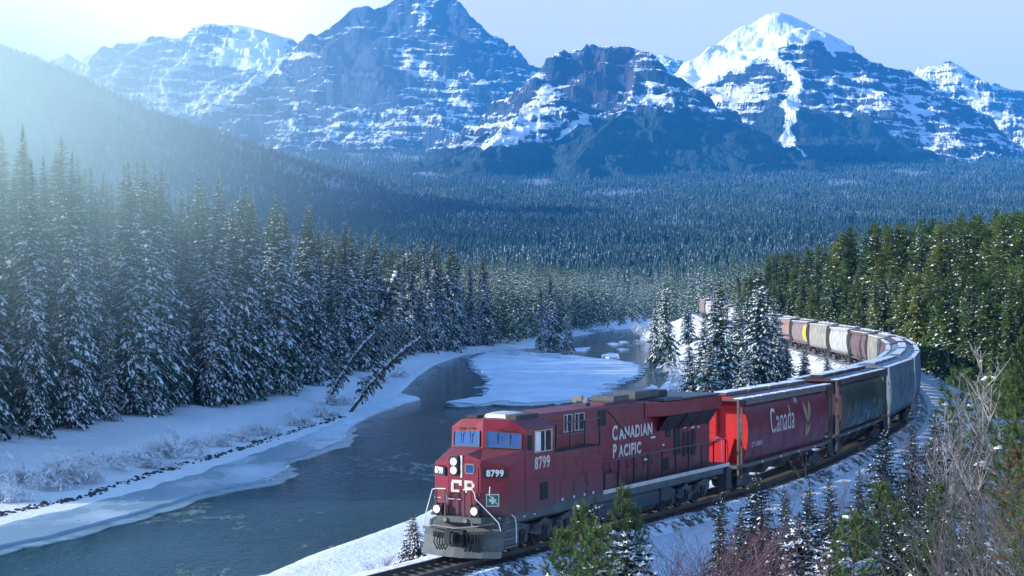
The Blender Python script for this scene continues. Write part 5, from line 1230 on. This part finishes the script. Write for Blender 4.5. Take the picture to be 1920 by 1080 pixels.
for x0, x1, z in ((-3.6, -.1, 2.62), (-7.85, -3.66, 2.50), (-7.85, -3.66, 3.20)): P('panel_seam', MB().box(x0, x1, 1.60 if x0 > -3.7 else 1.571, 1.606 if x0 > -3.7 else 1.577, z - .012, z + .012), M_DARK)
for x in (-1.25, -3.55): P('panel_seam', MB().box(x - .012, x + .012, 1.60, 1.606, 1.55, 3.5), M_DARK)
for x in (-4.5, -6.1): P('panel_seam', MB().box(x - .012, x + .012, 1.571, 1.577, 2.52, 3.44), M_DARK)
# roof gear
P('exhaust_housing', MB().box(-12.6, -11.1, -.55, .55, 4.95, 5.18, .03), M_GREY); P('dynamic_brake_box', MB().box(-15.9, -13.4, -.7, .5, 4.92, 5.26, .04), M_GREY); P('fan_cover', MB().box(-16.9, -15.92, -.66, .46, 4.92, 5.2, .03), M_BLACK)
hn = P('horn', MB().box(-9.3, -8.9, -.3, .3, 4.86, 5.0), M_DARK)
for y, z, l in ((-.24, 5.14, .42), (0, 5.22, .5), (.24, 5.14, .42)): P('trumpet', MB().tube([(-9.1 - l / 2, y, z), (-9.1, y, z), (-9.1 + l / 2, y, z)], [.04, .06, .13], 10), M_STEEL, True, hn)
# walkway and its handrail
P('walkway', MB().box(-21.6, -7.92, .95, 1.56, 1.603, 1.64).box(-21.6, -7.92, -1.56, -.95, 1.603, 1.64).box(-21.7, -20.72, -.94, .94, 1.603, 1.64), M_DARK)
P('walkway_edge', MB().box(-21.6, -7.92, 1.562, 1.60, 1.50, 1.66), M_CREAM)
P('side_handrail', MB().tube([(-8.0, 1.52, 1.66), (-8.02, 1.52, 2.72), (-8.2, 1.52, 2.76), (-21.3, 1.52, 2.76), (-21.55, 1.52, 2.55), (-21.6, 1.52, 1.66)], .026), M_GREY)
for x in np.arange(-8.02, -21.3, -1.47): P('handrail_post', MB().box(x - .03, x + .03, 1.50, 1.55, 1.64, 2.76), M_BLACK)
P('side_locker', MB().box(-9.9, -8.3, 1.0, 1.48, 1.64, 2.24, .02), M_RED)
P('hood_brace', MB().tube([(-9.5, 1.0, 4.66), (-9.6, 1.25, 4.4), (-11.1, 1.35, 3.4)], .03, 5), M_BLACK)
P('rear_handrail', MB().tube([(-21.55, -1.2, 1.64), (-21.55, -1.2, 2.76), (-21.55, -.5, 2.80), (-21.7, -.4, 2.6)], .03).tube([(-21.55, 1.2, 1.64), (-21.55, 1.2, 2.74), (-21.55, .5, 2.78), (-21.8, .2, 2.2)], .03), M_WHITE)
P('rear_step', MB().box(-21.9, -21.3, 1.1, 1.56, .42, 1.40), M_DARK); P('rear_step', MB().box(-21.9, -21.3, -1.56, -1.1, .42, 1.40), M_DARK)
P('rear_coupler', MB().box(-22.3, -21.6, -.15, .15, .68, .98, .03), M_BLACK)
# fuel tank
prof = [(1.30, .42), (1.52, .62), (1.54, 1.02), (1.40, 1.28), (-1.40, 1.28), (-1.54, 1.02), (-1.52, .62), (-1.30, .42)]
P('fuel_tank', MB().solid([[(x, y * s_, .85 + (z - .85) * s_) for y, z in prof] for x, s_ in ((-7.5, .93), (-7.6, 1), (-13.6, 1), (-13.7, .93))]), M_TANK)
P('air_reservoir', MB().cyl((-6.75, 1.15, 1.0), (1, 0, 0), .20, 1.0, 14), M_DARK, True); P('equipment_box', MB().box(-15.1, -13.9, .9, 1.45, .6, 1.22, .03), M_DARK)
def wheel_mb(x, y, r):
    m = MB(); sg = 1 if y > 0 else -1
    m.tube([(x, y - .07 * sg, r), (x, y - .03 * sg, r), (x, y - .03 * sg, r), (x, y + .07 * sg, r), (x, y + .07 * sg, r), (x, y + .02 * sg, r), (x, y + .09 * sg, r)], [r + .03, r + .03, r, r, r * .82, r * .80, .16], 28); return m
for xc in (-3.55, -17.3):
    tr_ = P('truck', MB().box(xc - 2.5, xc + 2.5, -.35, .35, .62, .92), M_DARK)
    for sgn in (1, -1):
        y0, y1 = sorted((sgn * 1.02, sgn * 1.20)); m = MB()
        pr_ = [(-2.75, .62), (-2.75, .98), (-2.2, 1.10), (-1.2, .92), (-.4, .92), (0, 1.06), (.4, .92), (1.2, .92), (2.2, 1.10), (2.75, .98), (2.75, .62), (2.3, .50), (1.3, .62), (.6, .48), (-.6, .48), (-1.3, .62), (-2.3, .50)]
        m.solid([[(xc + a, y0, c) for a, c in pr_], [(xc + a, y1, c) for a, c in pr_]]); P('side_frame', m, M_GREY, parent=tr_)
        for dx in (-1.85, 0, 1.85):
            P('axle_box', MB().box(xc + dx - .26, xc + dx + .26, min(sgn * 1.2, sgn * 1.30), max(sgn * 1.2, sgn * 1.30), .30, .80, .03).cyl((xc + dx, sgn * 1.33, .53), (0, 1, 0), .17, .08, 14), M_DARK, parent=tr_)
            P('wheel', wheel_mb(xc + dx, sgn * .78, .53), M_DARK, parent=tr_)
        for dx in (-.95, .95): P('brake_cylinder', MB().cyl((xc + dx, sgn * 1.27, .82), (1, 0, 0), .10, .55, 10).box(xc + dx - .34, xc + dx + .34, min(sgn * 1.2, sgn * 1.25), max(sgn * 1.2, sgn * 1.25), .60, .74), M_DARK, parent=tr_)
        for dx in (-2.5, 2.5): P('sand_pipe', MB().tube([(xc + dx, sgn * 1.15, 1.1), (xc + dx * .98, sgn * 1.05, .5), (xc + dx * .96, sgn * .8, .16)], .025, 5), M_DARK, parent=tr_)

loco.scale = (1, 1, 1.035)
# ------------------------------------------------------------------ hopper wagons
PROF_CYL = [(1.20, 1.12), (1.36, 1.40), (1.50, 1.85), (1.58, 2.35), (1.60, 2.80), (1.56, 3.25), (1.46, 3.68), (1.30, 4.02), (1.06, 4.28), (.70, 4.42), (0, 4.47)]
PROF_FLAT = [(1.42, 1.12), (1.50, 1.42), (1.55, 2.0), (1.57, 2.7), (1.55, 3.3), (1.50, 3.8), (1.42, 4.12), (1.36, 4.18), (.70, 4.42), (0, 4.50)]
def prof_y(prof):
    zs = [p[1] for p in prof]; ys = [p[0] for p in prof]; return lambda z: float(np.interp(z, zs, ys))
def mirror(prof): return prof + [(-y, z) for y, z in prof[-2::-1]]
M_RACK = painted('rusty_grey_posts', (0.13, 0.11, 0.10), .6, .4, (0.12, 0.06, 0.035), 3)
M_ROOFGREY = painted('grey_wagon_roof', (0.26, 0.28, 0.29), .6, .35, (0.10, 0.10, 0.10), 2, streak=False)
M_PAD = mat_plain('roof_snow', (0.72, 0.75, 0.80), (0.86, 0.88, 0.90), 1.2)
def wagon(prof, body_m, end_m, post_m, roof_m, HL=7.35, ribs=False):
    root = bpy.data.objects.new('hopper_wagon', None); COL.objects.link(root)
    pr_ = mirror(prof)
    MB().shell([[(x, y, z) for y, z in pr_] for x in (-HL, -HL / 2, 0, HL / 2, HL)]).build('body', body_m, root, True, .5)
    for sg in (1, -1):
        x = sg * (HL - .02); m = MB(); m.poly([(x, y * .995, z) for y, z in pr_] ); m.build('end_sheet', end_m, root)
        m = MB(); m.solid([[(sg * (HL + .02), yy, 2.5), (sg * (HL + .02), yy, 4.2), (sg * (HL + .12), yy, 4.2), (sg * (HL + .12), yy, 2.5)] for yy in (-.06, .06)]).box(min(sg * HL, sg * (HL + .25)), max(sg * HL, sg * (HL + .25)), -1.25, 1.25, 3.86, 4.04)
        m.solid([[(sg * (HL + .02), yy, 2.4), (sg * (HL + .02), yy, 2.25), (sg * 8.3, yy, 1.22), (sg * 8.4, yy, 1.30)] for yy in (-.9, .9)]); m.build('end_slope', end_m, root)
        MB().box(min(sg * 7.2, sg * 8.6), max(sg * 7.2, sg * 8.6), -1.45, 1.45, 1.02, 1.18).box(min(sg * 7.2, sg * 8.75), max(sg * 7.2, sg * 8.75), -.25, .25, .72, 1.02).build('end_platform', M_RACK, root)
        MB().box(min(sg * 8.7, sg * 9.14), max(sg * 8.7, sg * 9.14), -.13, .13, .70, .96, .03).build('coupler', M_BLACK, root)
        for sy in (1, -1):
            m = MB().box(min(sg * 8.42, sg * 8.52), max(sg * 8.42, sg * 8.52), sy * 1.46 - .05, sy * 1.46 + .05, .45, 4.30).box(min(sg * 7.92, sg * 7.98), max(sg * 7.92, sg * 7.98), sy * 1.46 - .04, sy * 1.46 + .04, .75, 4.30)
            for k in range(9): m.tube([(sg * 8.46, sy * 1.47, .6 + .42 * k), (sg * 7.95, sy * 1.47, .6 + .42 * k)], .018, 4)
            m.build('ladder', post_m, root)
            MB().tube([(sg * 8.46, sy * 1.42, 1.2), (sg * (HL + .05), sy * 1.3, 3.8)], .045, 5).build('diagonal_brace', post_m, root)
    m = MB()
    for sy in (1, -1): m.box(-8.5, 8.5, min(sy * .98, sy * 1.50), max(sy * .98, sy * 1.50), 4.30, 4.36)
    m.box(7.4, 8.5, -.98, .98, 4.30, 4.35).box(-8.5, -7.4, -.98, .98, 4.30, 4.35); m.build('running_board', roof_m, root)
    MB().box(-HL, HL, 1.34, 1.49, 4.05 if not ribs else 4.16, 4.30).box(-HL, HL, -1.49, -1.34, 4.05 if not ribs else 4.16, 4.30).build('roof_edge', roof_m, root)
    for k in range(4):
        x = -5.4 + 3.6 * k; MB().box(x - 1.65, x + 1.65, -.40, .40, 4.44, 4.60, .04).build('roof_hatch', roof_m, root)
    m = MB(); rr = random.Random(3)
    for sy in (1, -1):
        x = -8.4
        while x < 8.2:
            l = rr.uniform(.8, 3.0); w0 = rr.uniform(0, .12); m.box(x, min(8.4, x + l), min(sy * (1.02 + w0), sy * 1.46), max(sy * (1.02 + w0), sy * 1.46), 4.362, 4.40); x += l + rr.uniform(.05, .6)
    for k in range(4): m.box(-5.4 + 3.6 * k - 1.5, -5.4 + 3.6 * k + rr.uniform(.6, 1.5), -.34, .34, 4.602, 4.64)
    m.build('snow_cover', M_PAD, root)
    for k in range(4):
        x = -4.9 + 3.27 * k; m = MB(); m.solid([[(x - 1.45, -1.15, 1.12), (x + 1.45, -1.15, 1.12), (x + 1.45, 1.15, 1.12), (x - 1.45, 1.15, 1.12)], [(x - .35, -.55, .42), (x + .35, -.55, .42), (x + .35, .55, .42), (x - .35, .55, .42)]]); m.build('discharge_chute', M_DARK, root)
    MB().box(-7.3, 7.3, 1.24, 1.46, .98, 1.14).box(-7.3, 7.3, -1.46, -1.24, .98, 1.14).build('side_sill', M_RACK, root)
    for k in range(4): MB().box(-5 + 3.2 * k - .14, -5 + 3.2 * k + .14, 1.461, 1.475, 1.0, 1.10).build('reflector', M_CREAM, root)
    if ribs:
        py_ = prof_y(prof)
        for k in range(5):
            x = -HL + .1 + k * (2 * HL - .2) / 4
            for sy in (1, -1): MB().shell([[(x + dx, sy * (y + .035 + (0 if abs(dx) < .07 else -.035)), z) for y, z in prof[:8]] for dx in (-.08, -.05, .05, .08)]).build('rib', body_m, root)
    for xc in (-6.25, 6.25):
        tk = MB().box(xc - .25, xc + .25, -.9, .9, .42, .74).build('truck', M_DARK, root)
        for sy in (1, -1):
            y0, y1 = sorted((sy * .98, sy * 1.12)); pf = [(-1.2, .30), (-1.2, .62), (-.55, .70), (-.3, .86), (.3, .86), (.55, .70), (1.2, .62), (1.2, .30), (.75, .30), (.45, .22), (-.45, .22), (-.75, .30)]
            MB().solid([[(xc + a, y0, c) for a, c in pf], [(xc + a, y1, c) for a, c in pf]]).build('side_frame', M_DARK, tk)
            for dx in (-.89, .89): wheel_mb(xc + dx, sy * .77, .42).build('wheel', M_DARK, tk)
    return root
def recolor(root, **mats):
    """give copied parts meshes of their own with other paint"""
    for ch in root.children:
        k = ch.name.split('.')[0]
        if k in mats: ch.data = ch.data.copy(); ch.data.materials.clear(); ch.data.materials.append(mats[k])
def stand(root, s_mid, label):
    """put a wagon on the rails by the chord between its trucks"""
    x0, y0, z0 = tr_at(s_mid - 6.25); x1, y1, z1 = tr_at(s_mid + 6.25)
    root.location = ((x0 + x1) / 2, (y0 + y1) / 2, (z0 + z1) / 2); root.rotation_euler = (0, 0, math.atan2(y0 - y1, x0 - x1))
    tag(root, label, 'hopper wagon', 'hopper wagons of the train')

M_CRED = painted('red_wagon_paint', (0.17, 0.008, 0.018), .42, 0.6499999999999999, (0.055, 0.02, 0.035), .8, sills=1.0)
M_CEND = painted('sunlit_red_end', (0.62, 0.022, 0.020), .45, .12, (0.25, 0.02, 0.02), 1.2)  # wagon red brightened: the sunlight on the end sheet is put into its colour
S0 = 22.3 + 9.14
w1 = wagon(PROF_CYL, M_CRED, M_CEND, M_RACK, M_RACK)
pc = prof_y(PROF_CYL)
place_text(text_me('Canada', 1.8, .0, .80, 1.0, 2), w1, M_CREAM, (1.55, 0, 2.95), (-1, 0, 0), 'wordmark', pc)
m = MB()
def on(x, z): return (x, pc(z) + .022, z)
for a, c in ((.02, .10), (.42, .50)): m.poly([on(-1.05 - a, 3.66), on(-1.05 - c, 3.66), on(-1.05 - c, 3.98), on(-1.05 - a, 3.98)])
m.poly([on(-1.05 - .26, 3.66), on(-1.05 - .38, 3.82), on(-1.05 - .26, 4.0), on(-1.05 - .14, 3.82)]); m.build('flag_mark', M_CREAM, w1)
M_WHEAT = painted('wheat_emblem', (0.36, 0.24, 0.11), .55, .35, (0.10, 0.04, 0.04), 3)
m = MB()
def leaf(cx, cz, l, w_, ang, bend):
    L_, Rr = [], []
    for i in range(7):
        t = i / 6; wd = w_ * math.sin(math.pi * min(1, t * .94 + .03)); x = bend * math.sin(t * 1.6); L_.append((x - wd, t * l)); Rr.append((x + wd, t * l))
    ca, sa = math.cos(ang), math.sin(ang); f = lambda p: on(cx - (p[0] * ca + p[1] * sa), cz + (-p[0] * sa + p[1] * ca))
    for i in range(6): m.poly([f(L_[i]), f(Rr[i]), f(Rr[i + 1]), f(L_[i + 1])])
leaf(-3.05, 2.55, 1.25, .28, -.35, -.15); leaf(-3.2, 2.55, 1.25, .28, .30, .12); leaf(-3.15, 1.75, .85, .22, -.28, -.08); leaf(-3.2, 1.75, .85, .22, .35, .1)
m.build('wheat_emblem', M_WHEAT, w1)
place_text(text_me('CP  608683', .34, .004, 1.0, 1.1, 1), w1, M_CREAM, (5.75, 0, 2.05), (-1, 0, 0), 'road_number', pc)
stand(w1, S0, 'dark red hopper wagon lettered Canada, coupled behind the locomotive')
M_NAVY = painted('dark_green_wagon', (0.024, 0.034, 0.028), .42, 0.6, (0.05, 0.045, 0.04), .8, sills=1.0)
M_OLIVE = painted('olive_panel', (0.085, 0.095, 0.030), .5, .35, (0.04, 0.05, 0.03), .9)
M_BROWN = painted('brown_wagon', (0.10, 0.050, 0.042), .55, .4, (0.04, 0.03, 0.03), 1.2)
M_TAGBLUE = painted('pale_blue_spray', (0.20, 0.30, 0.38), .5, .4, (0.03, 0.05, 0.07), 3)
M_ORANGE = painted('orange_spray', (0.45, 0.20, 0.10), .5, .3, (0.1, 0.05, 0.04), 3)
w2 = wagon(PROF_CYL, M_NAVY, M_BROWN, M_RACK, M_BROWN)
def panel(root, x0, x1, z0_, z1_, mat, name, pf, n=6, off=.012):
    m = MB(); zs = [z0_ + (z1_ - z0_) * i / n for i in range(n + 1)]
    m.shell([[(x, pf(z) + off, z) for z in zs] for x in (x0, x1)]); return m.build(name, mat, root)
panel(w2, -7.33, -4.2, 1.2, 4.05, M_OLIVE, 'olive_paint_panel', pc, 8); panel(w2, 6.3, 7.33, 1.2, 4.05, M_BROWN, 'brown_paint_panel', pc, 8)
rr = random.Random(12)
for k in range(34):
    x = rr.uniform(-5.6, 4.4); z = 1.25 + rr.random() ** 1.6 * (1.25 if x > -3 else 1.0) ; l = rr.uniform(.12, .5); h = rr.uniform(.25, .75); sl_ = rr.uniform(-.25, .35)
    if z + h > 3.0: continue
    off = .016 + k * .0006; m = MB().poly([(x, pc(z) + off, z), (x - l, pc(z + .05) + off, z + .05), (x - l - sl_, pc(z + h) + off, z + h), (x - sl_ * 1.2, pc(z + h * .8) + off, z + h * .8)]); m.build('spray_stroke', M_TAGBLUE, w2)
m = MB()
for k in range(5): x = 5.6 - k * .09; z = 1.7 + k * .2; m.poly([(x + .1, pc(z) + .02, z), (x - .12, pc(z) + .02, z), (x - .05, pc(z + .5) + .02, z + .5)]); 
m.build('orange_spray', M_ORANGE, w2)
stand(w2, S0 + 18.3, 'dark green hopper wagon with an olive end panel and pale blue graffiti')
M_BLUEG = painted('blue_grey_wagon', (0.27, 0.34, 0.36), .5, 0.7, (0.09, 0.10, 0.10), .7, sills=.9)
M_PALE = painted('pale_posts', (0.42, 0.48, 0.50), .55, .3, (0.15, 0.13, 0.11), 3)
w3 = wagon(PROF_FLAT, M_BLUEG, M_ROOFGREY, M_PALE, M_ROOFGREY, 7.7, True)
pf3 = prof_y(PROF_FLAT)
rr = random.Random(5)
for k in range(9):
    x = rr.uniform(-6, 6); z = rr.uniform(1.9, 3.0); h = rr.uniform(.4, 1.0); MB().poly([(x, pf3(z) + .012, z), (x - .25, pf3(z) + .012, z), (x - .35, pf3(z + h) + .012, z + h), (x - .12, pf3(z + h) + .012, z + h)]).build('faded_stencil', M_TANK, w3)
stand(w3, S0 + 36.6, 'first blue grey hopper wagon, with a pale corner ladder, behind the green one')
FAR = None
M_TEAL = painted('light_blue_wagon', (0.28, 0.40, 0.44), .5, 0.6499999999999999, (0.12, 0.14, 0.14), .7, sills=.9)
M_RUSTP2 = painted('faded_rust_wagon', (0.30, 0.195, 0.16), .6, 0.75, (0.20, 0.10, 0.07), .9, sills=.9)
M_TAUPE = painted('grey_brown_wagon', (0.22, 0.18, 0.17), .6, 0.7, (0.12, 0.09, 0.07), .9, sills=.9)
M_BUFF = painted('buff_wagon', (0.32, 0.30, 0.25), .6, 0.8999999999999999, (0.16, 0.14, 0.11), .9, sills=.9)
M_OFFW = painted('streaked_white_wagon', (0.46, 0.46, 0.45), .55, 0.95, (0.22, 0.19, 0.16), .8, sills=.9)
M_MAROON = painted('maroon_wagon', (0.15, 0.095, 0.085), .6, 0.7, (0.08, 0.05, 0.05), .9, sills=.9)
M_YELLOW = painted('yellow_panel', (0.62, 0.42, 0.03), .5, .2, (0.3, 0.2, 0.05), 2)
LIFT = 0.22       # body height over the trucks
done = set()
for w_ in (w1, w2, w3):
    for ch in w_.children:
        if ch.name.split('.')[0] in ('truck', 'coupler') or ch.data.name in done: continue
        done.add(ch.data.name)
        for v in ch.data.vertices:
            if v.co.z > .93: v.co.z += LIFT
specs = [(w3, M_TEAL, M_ROOFGREY, M_PALE, 'light blue hopper wagon where the train reaches the outside of the curve'),
         (w3, M_BLUEG, M_ROOFGREY, M_PALE, 'grey roofed hopper wagon, second past the light blue one on the curve'),
         (w1, M_MAROON, M_MAROON, M_RACK, 'maroon roofed hopper wagon deep in the curve'),
         (w3, M_BUFF, M_BUFF, M_RACK, 'hopper wagon with a snowy roof, just past the maroon roofed one'),
         (w1, M_MAROON, M_TAUPE, M_RACK, 'brown hopper wagon turning its end to the camera in the curve'),
         (w1, M_OFFW, M_OFFW, M_RACK, 'streaky white hopper wagon in the far line'),
         (w3, M_BUFF, M_BUFF, M_RACK, 'weathered buff hopper wagon in the far line, left of the white one'),
         (w1, M_TAUPE, M_TAUPE, M_RACK, 'grey brown hopper wagon with a yellow panel in the far line'),
         (w3, M_RUSTP2, M_RUSTP2, M_RACK, 'faded rust hopper wagon at the left end of the visible far line')]
specs += [(w3 if k % 2 else w1, [M_OFFW, M_TAUPE, M_BUFF][k % 3], [M_OFFW, M_TAUPE, M_BUFF][k % 3], M_RACK, 'pale hopper wagon half hidden by spruces at the far tail of the train') for k in range(8)]
drop = {'wordmark', 'flag_mark', 'wheat_emblem', 'road_number', 'faded_stencil', 'spray_stroke', 'reflector'}
def copy_wagon(src):
    c = src.copy(); COL.objects.link(c)
    for ch in list(src.children):
        if ch.name.split('.')[0] in drop: continue
        d = ch.copy(); COL.objects.link(d); d.parent = c
        for g in ch.children: e = g.copy(); COL.objects.link(e); e.parent = d
    return c
for k, (src, bm_, em_, pm_, lab) in enumerate(specs):
    c = copy_wagon(src); recolor(c, body=bm_, rib=bm_, end_sheet=em_, end_slope=em_, ladder=pm_, running_board=M_ROOFGREY if bm_ not in (M_MAROON,) else M_MAROON, roof_edge=bm_)
    stand(c, S0 + 18.3 * (3 + k), lab)
    if 'yellow' in lab:
        m = MB(); zs = [1.3 + 2.8 * i / 8 for i in range(9)]; m.shell([[(x, -(pc(z) + .012), z + LIFT) for z in zs] for x in (7.0, 3.9)]); m.build('yellow_panel', M_YELLOW, c)
